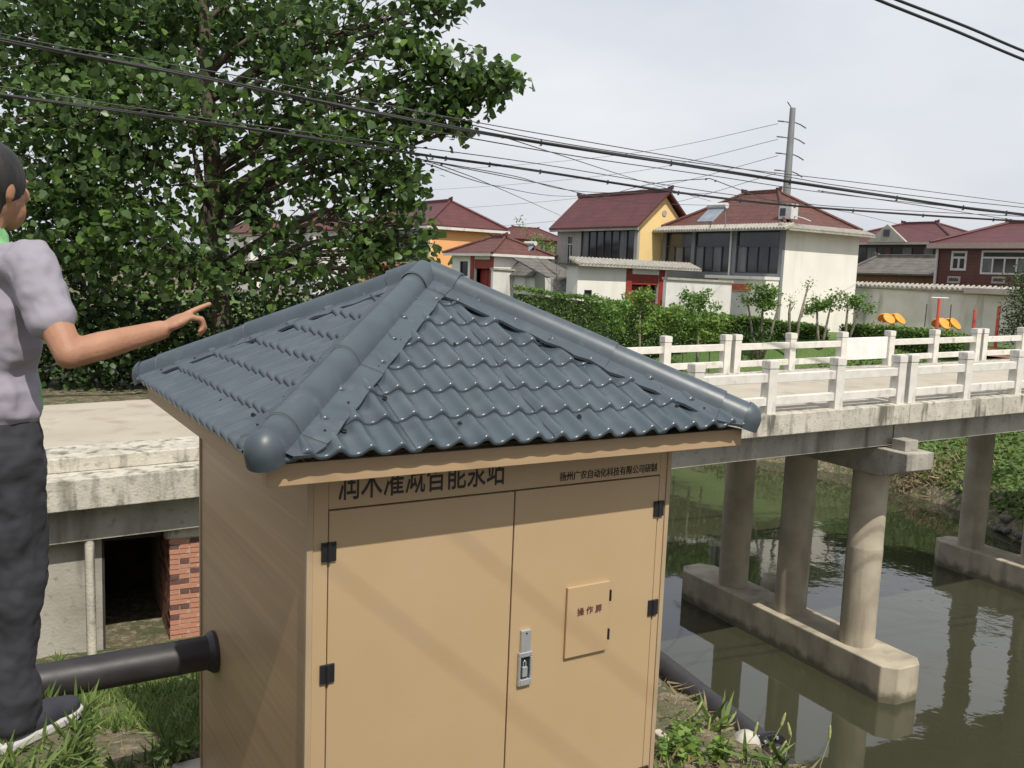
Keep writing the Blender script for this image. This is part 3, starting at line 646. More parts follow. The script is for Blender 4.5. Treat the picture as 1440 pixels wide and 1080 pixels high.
M['wstone'] = mat('grey_stone_facing', (.40, .375, .335), (.33, .31, .275), rough=.85, scale=1.2)
M['wyellow'] = mat('yellow_paint', (.82, .60, .28), (.78, .56, .25), rough=.85, scale=.7)
M['worange'] = mat('orange_paint', (.80, .40, .17), (.76, .37, .155), rough=.85, scale=.7)
M['wbrown'] = mat('maroon_wall_tiles', (.12, .045, .035), (.095, .036, .03), rough=.55, scale=1.5, bands=('Z', 1.4, (.06, .025, .02), .6))
M['wbrick'] = mat('village_brick', (.22, .11, .07), (.16, .085, .055), rough=.95, scale=2)
M['redroof'] = mat('maroon_roof_tiles', (.105, .028, .027), (.08, .022, .023), rough=.6, scale=1.3, bands=('Z', 1.1, (.055, .016, .015), .55), bump=.3, bscale=6, bdist=.05)
M['brownroof'] = mat('russet_roof_tiles', (.12, .042, .032), (.085, .031, .025), rough=.7, scale=2.2, bands=('Z', 1.2, (.06, .022, .018), .6), bump=.35, bscale=6, bdist=.05, third=(.15, .068, .048), tscale=5)
M['greyroof'] = mat('grey_roof_tiles', (.15, .138, .12), (.10, .092, .08), rough=.9, scale=2, bands=('Z', 1.5, (.06, .055, .05), .6), bump=.4, bscale=8, bdist=.05)
M['eavetile'] = mat('pale_eave_tiles', (.40, .38, .33), (.30, .285, .245), rough=.9, scale=3)
M['glass'] = mat('dark_window_glass', (.022, .026, .03), (.045, .048, .052), rough=.12, scale=.9, spec=.6)
M['curtain'] = mat('curtained_glass', (.16, .165, .17), (.10, .105, .11), rough=.3, scale=1.4, stretch=(3, 3, .4))
M['frame'] = mat('white_window_frame', (.62, .61, .6), rough=.5)
M['dframe'] = mat('dark_window_frame', (.06, .06, .065), rough=.5)
M['redp'] = mat('red_paint', (.30, .035, .022), (.22, .028, .02), rough=.6, scale=2)
M['banner'] = mat('red_banner', (.55, .10, .05), (.62, .2, .1), rough=.7, scale=6)
M['steelp'] = mat('galvanised_steel', (.27, .28, .275), (.21, .22, .22), rough=.5, scale=.6, metal=.3)
M['teal'] = mat('teal_glass', (.05, .16, .15), rough=.2)
M['solar'] = mat('solar_tubes', (.20, .24, .28), (.30, .33, .36), rough=.2, scale=2, bands=('X', 3, (.05, .06, .08), .6))
def hip_roof(H_, W_, D_, z, rise, ov, rl, m, gable=False, xo=0, yo=0, thick=.12, ridge=True, mr=None):
    e = [(-ov+xo, -ov+yo), (W_+ov+xo, -ov+yo), (W_+ov+xo, D_+ov+yo), (-ov+xo, D_+ov+yo)]
    if gable: a = (-ov+xo, D_/2+yo); b_ = (W_+ov+xo, D_/2+yo)
    else: a = (xo+W_/2-rl/2, yo+D_/2); b_ = (xo+W_/2+rl/2, yo+D_/2)
    mb = MB(); zr = z+rise
    mb.v += [(x, y, z) for x, y in e] + [(a[0], a[1], zr), (b_[0], b_[1], zr)] + [(x, y, z-thick) for x, y in e]
    if gable:
        mb.v += [(a[0], a[1], zr-thick*1.3), (b_[0], b_[1], zr-thick*1.3)]
        mb.f += [(0, 1, 5, 4), (2, 3, 4, 5), (6, 10, 11, 7), (8, 11, 10, 9), (0, 4, 10, 6), (3, 9, 10, 4), (1, 7, 11, 5), (2, 5, 11, 8), (0, 6, 7, 1), (2, 8, 9, 3)]
    else:
        mb.f += [(0, 1, 5, 4), (1, 2, 5), (2, 3, 4, 5), (3, 0, 4), (0, 6, 7, 1), (1, 7, 8, 2), (2, 8, 9, 3), (3, 9, 6, 0), (6, 9, 8, 7)]
    ro = mb.build('roof', m, H_)
    if ridge:
        rm = mr or m; mb = MB(); mb.box(a[0]-.1, b_[0]+.1, a[1]-.1, a[1]+.1, zr-.06, zr+.2); mb.build('ridge', rm, ro, bevel=.03)
        for q in (a, b_):
            mb = MB(); s = -1 if q is a else 1; mb.extr([(q[0]-.2*s, q[1]-.09, zr+.1), (q[0]+.2*s, q[1]-.09, zr+.1), (q[0]+.22*s, q[1]-.09, zr+.36), (q[0]+.05*s, q[1]-.09, zr+.28), (q[0]-.15*s, q[1]-.09, zr+.29)], (0, .18, 0)); mb.build('ridge_finial', rm, ro)
        if not gable:
            for q, es in ((a, (0, 3)), (b_, (1, 2))):
                for i in es:
                    mb = MB(); p0 = Vector((q[0], q[1], zr+.05)); p1 = Vector((e[i][0], e[i][1], z+.08)); mb.tube([p0, p0*.5+p1*.5, p1, p1+(p1-p0).normalized()*.1+Vector((0, 0, .1))], [.10, .10, .10, .04], 8); mb.build('hip_ridge', rm, ro)
    return ro
def window(parent, x0, x1, z0, z1, y, cols=2, rows=1, fm='frame', gm='glass', fw=.06, transom=None, side=None, cur=()):
    """frame in an opening, its panes set back behind it; side: (x of the wall) when it sits on the right hand wall"""
    T = Matrix.Identity(4) if side is None else Matrix(((0, -1, 0, side), (1, 0, 0, 0), (0, 0, 1, 0), (0, 0, 0, 1)))
    f = MB(); f.box(x0, x1, y-.02, y+.06, z0, z0+fw, T); f.box(x0, x1, y-.02, y+.06, z1-fw, z1, T); f.box(x0, x0+fw, y-.019, y+.06, z0+fw, z1-fw, T); f.box(x1-fw, x1, y-.019, y+.06, z0+fw, z1-fw, T)
    zt = z1-fw
    if transom: zt = z0+(z1-z0)*transom; f.box(x0+fw, x1-fw, y-.015, y+.06, zt-fw/2, zt+fw/2, T)
    for i in range(1, cols):
        x = x0+(x1-x0)*i/cols; f.box(x-fw*.4, x+fw*.4, y-.012, y+.06, z0+fw, zt, T)
    W_ = f.build('window', M[fm], parent)
    for i in range(cols):
        a, b_ = x0+(x1-x0)*i/cols+.02, x0+(x1-x0)*(i+1)/cols-.02
        g = MB(); g.box(a, b_, y+.065, y+.08, z0+.02, zt, T); g.build('pane', M['curtain' if i in cur else gm], W_)
    if transom: g = MB(); g.box(x0+.02, x1-.02, y+.067, y+.08, zt+.005, z1-.02, T); g.build('pane', M[gm], W_)
    return W_
def tile_band(parent, x0, x1, y, z, depth=.75, drop=.3, step=.23, T=None, m='eavetile', name='eave_tiles'):
    mb = MB(); n = max(2, int((x1-x0)/step)); T = T or Matrix.Identity(4)
    def P(*q): return tuple(T @ Vector(q))
    mb.extr([P(x0, y, z), P(x1, y, z), P(x1, y-depth, z-drop), P(x0, y-depth, z-drop)], (T.to_3x3() @ Vector((0, 0, -.09))))
    for i in range(n):
        x = x0+(x1-x0)*(i+.5)/n; mb.tube([P(x, y+.02, z+.03), P(x, y-depth-.02, z-drop+.03)], step*.27, 6)
    o = mb.build(name, M[m], parent); o['kind'] = 'stuff'; return o
SIDE = lambda x: Matrix(((0, -1, 0, x), (1, 0, 0, 0), (0, 0, 1, 0), (0, 0, 0, 1)))   # local x runs back along the right hand wall
def place(px, d, W_, xd=hx): p = at(px, 400, d) - xd*W_; return (p.x, p.y, ZG)
def body(H_, W_, D_, H, front, side, holes=(), sholes=(), back=None, th=.2):
    mb = MB(); mb.wall(0, W_, 0, H, 0, th, list(holes)); mb.build('front_wall', front, H_)
    mb = MB(); m2 = MB(); m2.wall(th+.001, D_, 0, H, 0, th, list(sholes)); T = SIDE(W_); m2.v = [tuple(T @ Vector(v)) for v in m2.v]; m2.build('side_wall', side, H_)
    mb.box(0, th, th+.001, D_, 0, H); mb.box(th+.001, W_-th-.001, D_-th, D_-.001, 0, H); mb2 = MB(); mb2.box(0, th, th+.001, D_, 0, H); mb2.box(th+.001, W_-th-.001, D_-th, D_-.001, 0, H); mb2.build('back_wall', back or side, H_)
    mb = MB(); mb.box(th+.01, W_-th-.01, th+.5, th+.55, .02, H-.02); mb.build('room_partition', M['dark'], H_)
# --- white house
c = at(1097, 400, 52); Wd = run(c, -hx, 929); Dd = run(c, hy, 1203); H = at(1097, 319, 52).z-ZG
WH = thing('white_house', 'two storey house with bright white side wall, grey front and russet tiled roof', 'house', place(1097, 52, Wd), HZ)
hol = [(.02*Wd+.1, .265*Wd, H*.56, H-.12), (.295*Wd, .60*Wd, H*.56, H-.12), (.645*Wd, Wd-.25, H*.56, H-.12), (.35, .58*Wd, 1.2, H*.44)]
body(WH, Wd, Dd, H, M['wgrey'], M['wwhite'], hol)
for i, (a, b_, z0, z1) in enumerate(hol[:3]): window(WH, a, b_, z0, z1, .06, cols=3+(i > 0), fm='dframe', transom=.62, cur=((1,), (0, 2), (0,))[i])
mb = MB(); mb.box(hol[3][0], hol[3][1], .08, .12, 1.2, H*.44); mb.build('opening_shade_panel', M['dark'], WH)  # dark panel painted as the shade of the open car port
tile_band(WH, -.7, Wd+.7, .0, H+.18, .75, .30); tile_band(WH, -.5, Dd+.5, 0, H+.18, .75, .30, T=SIDE(Wd))
ro = hip_roof(WH, Wd, Dd, H+.17, at(1103, 268, 56.5).z-ZG-H-.25, .05, 2.7, M['brownroof'])
px0 = .62*Wd
mb = MB(); mb.box(px0-.9, Wd-.05, -1.3, -.005, H*.50, H*.53); mb.build('porch_slab', M['wwhite2'], WH)
mb = MB(); mb.wall(px0, Wd-.1, 0, H*.5-.002, -1.1, -.9, [(px0+.6, px0+2.4, 0, 2.3)]); mb.box(px0, px0+.2, -.899, -.004, 0, H*.5-.002); mb.box(Wd-.3, Wd-.1, -.899, -.004, 0, H*.5-.002); mb.build('porch_wall', M['wwhite'], WH)
mb = MB(); mb.box(px0+.55, px0+2.5, -1.13, -1.102, 2.35, 2.72); mb.build('red_couplet_banner', M['banner'], WH)
mb = MB(); mb.box(px0+.62, px0+2.38, -1.0, -.95, .02, 2.28); mb.build('door', M['panel'], WH)
mb = MB(); mb.tube([(px0-.12, -.08, 0), (px0-.12, -.08, H-.2)], .06, 8); mb.build('downpipe', M['frame'], WH)
t = thing('water_tank_box', 'small white box unit on the corner of the white house eave', 'roof unit', tuple(at(1101, 400, 52.6).xy)+(at(1101, 314, 52.6).z+.22,), HZ)
mb = MB(); mb.box(-.45, .45, -.3, .3, 0, .85); mb.build('case', M['frame'], t, bevel=.03); mb = MB(); mb.box(-.33, .05, -.325, -.301, .2, .62); mb.build('grille', M['dframe'], t)
mb = MB(); mb.tube([(.46, 0, .2), (1.0, .1, .05), (1.2, .5, -.1)], .035, 6); mb.build('hose', M['frame'], t)
def solar(px, py, d, label, s=1.0):
    p = at(px, py, d); t = thing('solar_water_heater', label, 'solar heater', p, HZ)
    mb = MB(); T = Matrix.Rotation(math.radians(40), 4, 'X'); mb.box(-.85*s, .85*s, -1.0*s, .8*s, 0, .06, T); mb.build('tube_panel', M['solar'], t)
    mb = MB(); q = T @ Vector((0, .95*s, .12)); mb.tube([(-1.0*s, q.y, q.z), (1.0*s, q.y, q.z)], .23*s, 14); mb.build('tank', M['frame'], t, smooth=True, angle=50)
    for x in (-.8, .8):
        mb = MB(); mb.tube([(x*s, q.y, q.z), (x*s, q.y+.1, -1.0*s)], .03, 6); mb.build('leg', M['steelp'], t)
solar(1001, 302, 50.5, 'solar water heater with silver tank on the white house roof', .68)
# --- yellow house
c = at(893, 400, 59); Wd = run(c, -hx, 781); Dd = run(c, hy, 962); H = at(893, 320, 59).z-ZG
YH = thing('yellow_house', 'two storey house with yellow gable wall and maroon tiled roof', 'house', place(893, 59, Wd), HZ)
hol = [(.13*Wd, .21*Wd, H*.60, H*.93), (.32*Wd, Wd-.3, H*.55, H-.05)]
body(YH, Wd, Dd, H, M['wstone'], M['wyellow'], hol)
window(YH, *hol[0], .06, cols=2, transom=.7); window(YH, *hol[1], .05, cols=7, fm='dframe', cur=(0, 5))
mb = MB(); mb.box(.31*Wd, Wd-.28, -.05, -.002, H*.40, H*.54); mb.build('spandrel', M['wwhite2'], YH)
for f in (.42, .78):
    mb = MB(); mb.box(f*Wd-.5, f*Wd+.5, -.09, -.052, H*.42, H*.51); mb.build('plaque', M['dframe'], YH); mb = MB(); mb.ell((f*Wd, -.1, H*.465), .38, .03, .2, 10, 6); mb.build('emblem', M['wyellow'], YH)
rise = at(946, 277, 63).z-ZG-H
hip_roof(YH, Wd, Dd, H+.1, rise, .45, 0, M['redroof'], gable=True)
mb = MB(); mb.extr([(Wd-.2, 0, H+.001), (Wd-.2, Dd, H+.001), (Wd-.2, Dd/2, H+rise-.15)], (.2, 0, 0)); gb = mb.build('gable', M['wyellow'], YH); mb = MB(); mb.extr([(0, 0, H+.001), (0, Dd, H+.001), (0, Dd/2, H+rise-.15)], (.2, 0, 0)); mb.build('gable', M['wyellow'], YH)
mb = MB(); mb.tube([(Wd-.02, Dd/2, H+rise*.45), (Wd+.05, Dd/2, H+rise*.45)], .2, 14); mb.build('gable_vent', M['wstone'], gb)
mb = MB(); mb.box(-.4, Wd+.4, -.42, -.28, H-.16, H+.05); mb.build('gutter', M['wstone'], YH)
mb = MB(); mb.tube([(.68*Wd, -.3, H*.38), (.68*Wd, -.3, H*.58)], .2, 10); mb.build('chimney_pipe', M['frame'], YH)
# --- orange house and the small gate house before it
c = at(603, 400, 70); Wd = run(c, -hx, 505); Dd = run(c, hy, 702); H = at(603, 318, 70).z-ZG
OH = thing('orange_house', 'two storey house with orange side wall, grey balcony windows and maroon hip roof', 'house', place(603, 70, Wd), HZ)
hol = [(.25*Wd, Wd-.3, H*.55, H-.1)]
body(OH, Wd, Dd, H, M['wyellow'], M['worange'], hol)
window(OH, *hol[0], .05, cols=7, fm='dframe', cur=(1, 2, 4))
hip_roof(OH, Wd, Dd, H+.12, at(627, 285, 74).z-ZG-H, .35, max(1.0, Wd-Dd*.8), M['redroof'])
mb = MB(); mb.box(-.5, Wd+.5, -.55, -.35, H-.2, H+.0); mb.box(Wd+.35, Wd+.55, -.349, Dd+.5, H-.2, H+.0); mb.build('gutter', M['wwhite2'], OH)
mb = MB(); mb.box(.3*Wd, Wd-.1, -1.6, -.002, H*.46, H*.50); mb.build('porch_slab', M['redp'], OH)
mb = MB(); mb.wall(.3*Wd, Wd-.1, 0, H*.46-.001, -1.5, -1.3, [(.45*Wd, .65*Wd, 0, 2.3)]); mb.build('porch_wall', M['worange'], OH)
mb = MB(); mb.box(.45*Wd, .65*Wd, -1.38, -1.34, 0, 2.3); mb.build('door', M['redp'], OH)
def gate_house(nm, label, px0, px1, d, ztop, gp0, gp1, roofm, rise, win=None, depth=3.0, xd=None, rz=None):
    xd = xd or lx_; rz = LZ if rz is None else rz
    p = at(px0, 400, d); L_ = run(p, xd, px1); H = ztop-ZG
    G = thing(nm, label, 'gate house', (p.x, p.y, ZG), rz)
    g0, g1 = run(p, xd, gp0), run(p, xd, gp1)
    hol = [(g0, g1, 0, H-.35)]
    if win: w0, w1 = run(p, xd, win[0]), run(p, xd, win[1]); hol.append((w0, w1, H-win[3], H-win[2]))
    mb = MB(); mb.wall(0, L_, 0, H, 0, .2, hol); mb.box(0, .2, .201, depth, 0, H); mb.box(L_-.2, L_, .201, depth, 0, H); mb.build('wall', M['wwhite'], G)
    mb = MB(); mb.box(.2, L_-.2, depth-.2, depth, 0, H); mb.build('back_wall', M['dark'], G)
    for a, b_ in ((g0-.45, g0-.002), (g1+.002, g1+.45)):
        mb = MB(); mb.box(a, b_, -.05, -.002, 0, H-.05); mb.build('gate_pillar', M['redp'], G, bevel=.02)
    mb = MB(); mb.box(g0, g1, .03, .1, H-.95, H-.36); mb.build('gate_lintel', M['redp'], G)
    m_ = (g0+g1)/2
    for a, b_ in ((g0, m_-.01), (m_+.01, g1)):
        mb = MB(); mb.box(a+.02, b_-.02, .5, .56, 0, H-1.0); mb.build('gate_leaf', M['redp'], G, bevel=.02)
    if win: window(G, hol[1][0], hol[1][1], hol[1][2], hol[1][3], .05, cols=1, fm='dframe')
    return G, L_, H
G, L_, H = gate_house('gate_house', 'white gate house with russet hip roof and red doorway before the orange house', 634, 693, 64, at(634, 356, 62).z, 666, 688, 'brownroof', 1, (646, 657, .5, 1.5), depth=4.2, xd=hx, rz=HZ)
hip_roof(G, L_, 4.2, H, at(688, 333, 62).z-ZG-H, .45, L_*.3, M['brownroof'])
mb = MB(); mb.box(-.45, L_+.45, -.47, -.42, H-.14, H+.02); mb.box(L_+.42, L_+.47, -.419, 4.6, H-.14, H+.02); mb.build('eave_board', M['wwhite2'], G)
G, L_, H = gate_house('gate_house', 'white gate house with pale tiled eave and red doorway before the yellow house', 812, 936, 51, at(812, 373, 51).z, 888, 926, 'eavetile', .4, (822, 833, 1.35, 2.35), depth=1.0)
rl_ = run(at(812, 400, 51), lx_, 976)
tile_band(G, -.35, rl_, .45, H+.42, 1.0, .36, .26); mb = MB(); mb.box(-.3, rl_-.05, -.3, 1.4, H+.01, H+.12); mb.build('roof_slab', M['greyroof'], G)
# --- garden walls
def gwall(label, px0, px1, d, z0, z1, dr, rz, m='wwhite2', cope='eavetile', th=.24):
    p = at(px0, 400, d); L_ = run(p, dr, px1)
    Wl = thing('garden_wall', label, 'wall', (p.x, p.y, ZG), rz, 'plastered garden walls')
    mb = MB(); mb.extr([(0, 0, 0), (L_, 0, 0), (L_, 0, z1-ZG), (0, 0, z0-ZG)], (0, th, 0)); mb.build('wall', M[m], Wl)
    mb = MB(); mb.extr([(-.02, -.1, z0-ZG+.001), (L_+.02, -.1, z1-ZG+.001), (L_+.02, -.1, z1-ZG+.12), (-.02, -.1, z0-ZG+.12)], (0, th+.2, 0)); mb.build('coping', M[cope], Wl)
    return Wl, L_, p
gwall('low stained white wall beside the gate house with the russet roof', 693, 752, 59, at(693, 379, 59).z, at(752, 383, 60).z, lx_, LZ)
gwall('low white wall behind the dry sapling and the hedge', 778, 813, 52.6, at(778, 393, 52.6).z, at(813, 394, 53).z, lx_, LZ, cope='wwhite2')
gwall('streaked white wall between the red doorway and the white house', 937, 1029, 49.3, at(937, 393, 49.3).z, at(1029, 398, 51).z, lx_, LZ)
Wl, L_, p = gwall('long white wall with tiled coping behind the orange discs', 1199, 1440, 57.5, at(1199, 404, 57.5).z, at(1440, 419, 46).z, hx, HZ)
tile_band(Wl, 0, L_, .35, at(1199, 400, 57.5).z-ZG+.12, .55, .18, .3)
# --- small shed with a dark roof
p = at(752, 400, 58); D_ = run(p, lx_, 784); L2 = 6.0
SH = thing('shed', 'small white gabled shed with dark grey tiled roof beside the hedge', 'shed', (p.x, p.y, ZG), LZ)
ze = at(752, 386, 58).z-ZG; zr = at(764, 367, 58).z-ZG
mb = MB(); mb.extr([(0, 0, 0), (D_, 0, 0), (D_, 0, ze), (D_*.45, 0, zr), (0, 0, ze)], (0, .2, 0)); mb.box(D_-.2, D_, .201, L2, 0, ze); mb.box(0, .2, .201, L2, 0, ze); mb.build('wall', M['wwhite2'], SH)
mb = MB()
for x0, z0, x1, z1 in ((D_*.45, zr+.02, D_+.9, ze-.55), (D_*.45, zr+.02, -.35, ze-.2)): mb.extr([(x0, -.2, z0), (x1, -.2, z1), (x1, L2, z1), (x0, L2, z0)], (0, 0, .1))
mb.build('roof', M['greyroof'], SH)
p = at(784, 400, 54.5); Lr = run(p, lx_, 814); ze2 = at(784, 391, 54.5).z-ZG; zr2 = at(784, 367, 57.5).z-ZG
SH = thing('lean_to', 'lean-to with dark grey tiled roof between the shed and the gate house', 'shed', (p.x, p.y, ZG), LZ)
mb = MB(); mb.box(0, Lr, 0, .2, 0, ze2-.05); mb.build('wall', M['wwhite2'], SH); mb = MB(); mb.extr([(-1.0, -.25, ze2-.03), (Lr, -.25, ze2-.03), (Lr, 3.4, zr2), (-1.0, 3.4, zr2)], (0, 0, .1)); mb.build('roof', M['greyroof'], SH)
# low annex with a dark opening, between the russet gate house and the shed
p = at(694, 400, 63); La = run(p, lx_, 800); za = at(694, 357, 63).z-ZG
AN = thing('annex', 'low white annex with two dark openings behind the stained wall', 'annex', (p.x, p.y, ZG), LZ)
o0, o1, o2, o3 = [run(p, lx_, x) for x in (722, 741, 747, 775)]
mb = MB(); mb.wall(0, La, 0, za, 0, .2, [(o0, o1, za-1.5, za-.15), (o2, o3, za-1.5, za-.15)]); mb.build('wall', M['wwhite2'], AN)
mb = MB(); mb.box(0, La, 2.0, 2.1, 0, za-.01); mb.build('back_wall', M['dark'], AN); mb = MB(); mb.box(-.2, La+.2, -.3, 2.3, za+.002, za+.16); mb.build('roof_slab', M['greyroof'], AN)
solar(739, 352, 62.0, 'small solar water heater on the low annex roof', .62)
# --- brown house, house behind, shed between
p = at(1312, 400, 60); H = at(1312, 349, 60).z-ZG; Wd = 13.5; Dd = 8.5
BH = thing('maroon_house', 'house with maroon tiled front, white framed windows and two pale plaques', 'house', (p.x, p.y, ZG), HZ)
f = lambda px: run(p, hx, px)
zz = lambda py, px: at(px, py, 60-(px-1312)*.06).z-ZG
hol = [(f(1334), f(1356), zz(380, 1345), zz(352, 1345)), (f(1376), f(1376)+4.4, zz(385, 1400), zz(350, 1400))]
body(BH, Wd, Dd, H, M['wbrown'], M['wbrown'], hol)
window(BH, *hol[0], .0, cols=2, transom=.66, fw=.14); window(BH, *hol[1], .0, cols=6, transom=.70, fw=.11, cur=(0, 3, 4))
for a, b_ in ((1332, 1350), (1394, 1413)):
    mb = MB(); mb.box(f(a), f(b_), -.06, -.002, zz(398, a), zz(388, a)); pl = mb.build('plaque', M['wstone'], BH)
    for k in range(5):
        mb = MB(); x = f(a)+(f(b_)-f(a))*(.18+.15*k); mb.box(x-.05, x+.06, -.075, -.061, zz(395, a), zz(391, a)+.04*(k % 2)); mb.build('relief', M['dframe'], pl)
mb = MB(); mb.box(-.4, Wd+.4, -.5, -.02, H-.02, H+.32); mb.build('eave_band', mat('pinkish_eave', (.40, .30, .27), rough=.8), BH)
hip_roof(BH, Wd, Dd, H+.33, at(1352, 311, 61).z-ZG-H-.4, .3, Wd-Dd*.55, M['redroof'])
mb = MB(); mb.tube([(.15, -.1, H*.42), (.15, -.1, H-.05)], .09, 8); mb.build('downpipe', M['frame'], BH)
mb = MB(); mb.box(-.3, Wd, -1.3, -.003, zz(409, 1330), zz(404, 1330)+.1); mb.build('canopy', M['wbrick'], BH)
p = at(1377, 400, 51); Lg = 7.0
AX = thing('gate_annex', 'white plastered annex with dark narrow door beside the red posts', 'annex', (p.x, p.y, ZG), HZ)
hA = at(1377, 413, 51).z-ZG; d0, d1 = run(p, hx, 1394), run(p, hx, 1406)
mb = MB(); mb.wall(0, Lg, 0, hA, 0, .2, [(d0, d1, 0, hA-.35)]); mb.box(0, .2, .201, 4, 0, hA); mb.build('wall', M['wwhite'], AX)
mb = MB(); mb.box(d0, d1, .12, .16, .05, hA-.37); mb.build('door', M['dframe'], AX); mb = MB(); mb.box(-.5, Lg, -.6, 4, hA+.002, hA+.3); mb.build('roof_slab', M['wstone'], AX)
c = at(1333, 400, 76); Wd = 11.5; Dd = 9; H = at(1333, 344, 76).z-ZG
MH = thing('maroon_house', 'house with dark glazed balcony and small pediment behind the grey roofed shed', 'house', place(1333, 76, Wd), HZ)
hol = [(.6, Wd*.48, H*.55, H-.15), (Wd*.52, Wd-.6, H*.55, H-.15)]
body(MH, Wd, Dd, H, M['wbrown'], M['wbrown'], hol)
for h in hol: window(MH, *h, .05, cols=5, fm='dframe', cur=(1, 3))
hip_roof(MH, Wd, Dd, H+.2, at(1285, 309, 80).z-ZG-H-.3, .7, 3.2, M['redroof'])
mb = MB(); mb.box(-.7, Wd+.7, -.75, -.6, H-.0, H+.2); mb.build('gutter', M['wstone'], MH)
xq = Wd*.52; mb = MB(); mb.extr([(xq-1.9, -.8, H+.21), (xq+1.9, -.8, H+.21), (xq, -.8, H+1.75)], (0, .3, 0)); pd = mb.build('pediment', M['wstone'], MH); mb = MB(); mb.box(xq-.3, xq+.3, -.84, -.802, H+.7, H+1.3); mb.build('vent', M['dframe'], pd)
p = at(1196, 400, 68); Ls = run(p, hx, 1316); ze = at(1196, 384, 68).z-ZG; zr = at(1210, 362, 70).z-ZG
GS = thing('shed', 'long brick shed with grey tiled roof behind the white wall', 'shed', (p.x, p.y, ZG), HZ)
mb = MB(); mb.box(0, Ls, 0, .2, 0, ze); mb.box(Ls-.2, Ls, .201, 5, 0, ze); mb.build('wall', M['wbrick'], GS)
hip_roof(GS, Ls, 5.0, ze+.05, zr-ze, .35, Ls*.9, M['greyroof'], mr=M['greyroof'])
# --- far left house, far roofs
for px0, px1, d, ye, yr, label, wm in ((352, 418, 96, 328, 308, 'far pale house with teal windows seen through the tree', 'wwhite'), (712, 792, 150, 335, 319, 'distant house with red hip roof among trees', 'wbrick'), (440, 500, 90, 322, 300, 'far house with maroon roof half hidden by the poplar', 'wwhite2')):
    p = at(px0, 400, d); Lf = run(p, lx_, px1); ze = at(px0, ye, d).z-ZG
    FH = thing('far_house', label, 'house', (p.x, p.y, ZG), LZ)
    nw = 4; hol = [(Lf*(i+.2)/nw, Lf*(i+.8)/nw, ze-2.3, ze-.6) for i in range(nw)]
    body(FH, Lf, 7, ze, M[wm], M[wm], hol)
    for h in hol: window(FH, *h, .05, cols=2, gm='teal' if d == 96 else 'glass')
    hip_roof(FH, Lf, 7, ze+.1, at(px0, yr, d+3).z-ZG-ze, .5, Lf*.45, M['brownroof' if d == 96 else 'redroof'])
# ---------------------------------------------------------------- steel monopole behind the houses
tb = at(1104, 300, 112); TZ = Vector((tb.x, tb.y, ZG)); zt_ = at(1117, 152, 112).z-ZG
TW = thing('power_pole', 'tall grey steel power pole with insulator arms behind the white house', 'pole', TZ)
mb = MB(); mb.lathe([(.62, 0), (.48, zt_*.55), (.34, zt_)], n=16); mb.build('shaft', M['steelp'], TW, smooth=True, angle=50)
for i, py in enumerate((172, 194, 217, 241)):
    z = at(1112, py, 112).z-ZG
    for s, dz in ((-1, .2), (1, -.7)):
        mb = MB(); mb.tube([(.4*s, 0, z), (1.0*s, 0, z+dz*.3)], .07, 6); arm = mb.build('bracket', M['dframe'], TW)
        mb = MB(); q0 = Vector((1.0*s, 0, z+dz*.3)); q1 = Vector((1.7*s, -.2, z+dz*.8-.1)); pts = [q0.lerp(q1, k/10) for k in range(11)]; mb.tube(pts, [.04 if k % 2 else .10 for k in range(11)], 8); mb.build('insulator', M['dframe'], arm)
mb = MB(); mb.tube([(0, 0, zt_-.2), (-.7, 0, zt_+.7)], .06, 6); mb.build('top_bracket', M['dframe'], TW)
# faint lattice pylon far off
lp = at(664, 345, 420); LT = thing('lattice_pylon', 'faint distant lattice pylon between the roofs', 'pylon', (lp.x, lp.y, ZG)); hp = at(664, 322, 420).z-ZG
mb = MB()
for sx_, sy_ in ((-1, -1), (1, -1), (1, 1), (-1, 1)): mb.tube([(2.6*sx_, 2.6*sy_, 0), (.5*sx_, .5*sy_, hp)], .16, 4)
mb.build('leg', M['steelp'], LT)
for k in range(3): mb = MB(); z = hp*(.72+.13*k); mb.tube([(-5, 0, z), (5, 0, z)], .22, 4); mb.build('crossarm', M['steelp'], LT)
# ---------------------------------------------------------------- exercise yard: red posts, orange tai chi wheels
mb = MB(); ex = [zplane(1190, 466, ZG+.03), zplane(1440, 476, ZG+.03), zplane(1460, 500, ZG+.03), zplane(1200, 482, ZG+.03)]
pa_, pb_ = at(1196, 470, 54), at(1460, 470, 43); pc_, pd_ = at(1470, 470, 37), at(1190, 470, 47)
mb.v += [(q.x, q.y, ZG+.06) for q in (pa_, pb_, pc_, pd_)]; mb.f.append((0, 1, 2, 3)); struct(mb.build('brick_paving', mat('red_paving', (.26, .10, .06), (.20, .085, .055), rough=.95, scale=1.5, third=(.3, .2, .13), tscale=4)))
M['orange'] = mat('orange_plastic', (.80, .34, .05), (.72, .29, .04), rough=.45, scale=3)
M['orangeb'] = mat('red_frame_paint', (.62, .12, .08), (.52, .1, .07), rough=.5)
def wheels(px, py, d, label):
    p = at(px, py, d); t = thing('tai_chi_wheels', label, 'exercise machine', (p.x, p.y, ZG+.06), LZ); h = p.z-ZG
    mb = MB(); mb.tube([(0, 0, 0), (0, 0, h-.1)], .08, 10); mb.build('post', M['orangeb'], t)
    for x, y, s in ((-.78, -.25, 1), (.0, -.42, 1.05), (-.2, .45, 1), (.55, .3, 1)):
        D_ = Vector((x*.25, -.75, .65)).normalized() if y < 0 else Vector((.55, .45, .7)).normalized()
        c_ = Vector((x, y, h)); mb = MB(); mb.tube([c_-D_*.05, c_-D_*.045, c_+D_*.02, c_+D_*.03], [.30*s, .36*s, .36*s, .31*s], 22); w_ = mb.build('wheel', M['orange'], t, smooth=True, angle=40)
        mb = MB(); mb.tube([c_-D_*.05, (0, 0, h-.15)], .035, 6); mb.build('spindle', M['orangeb'], w_)
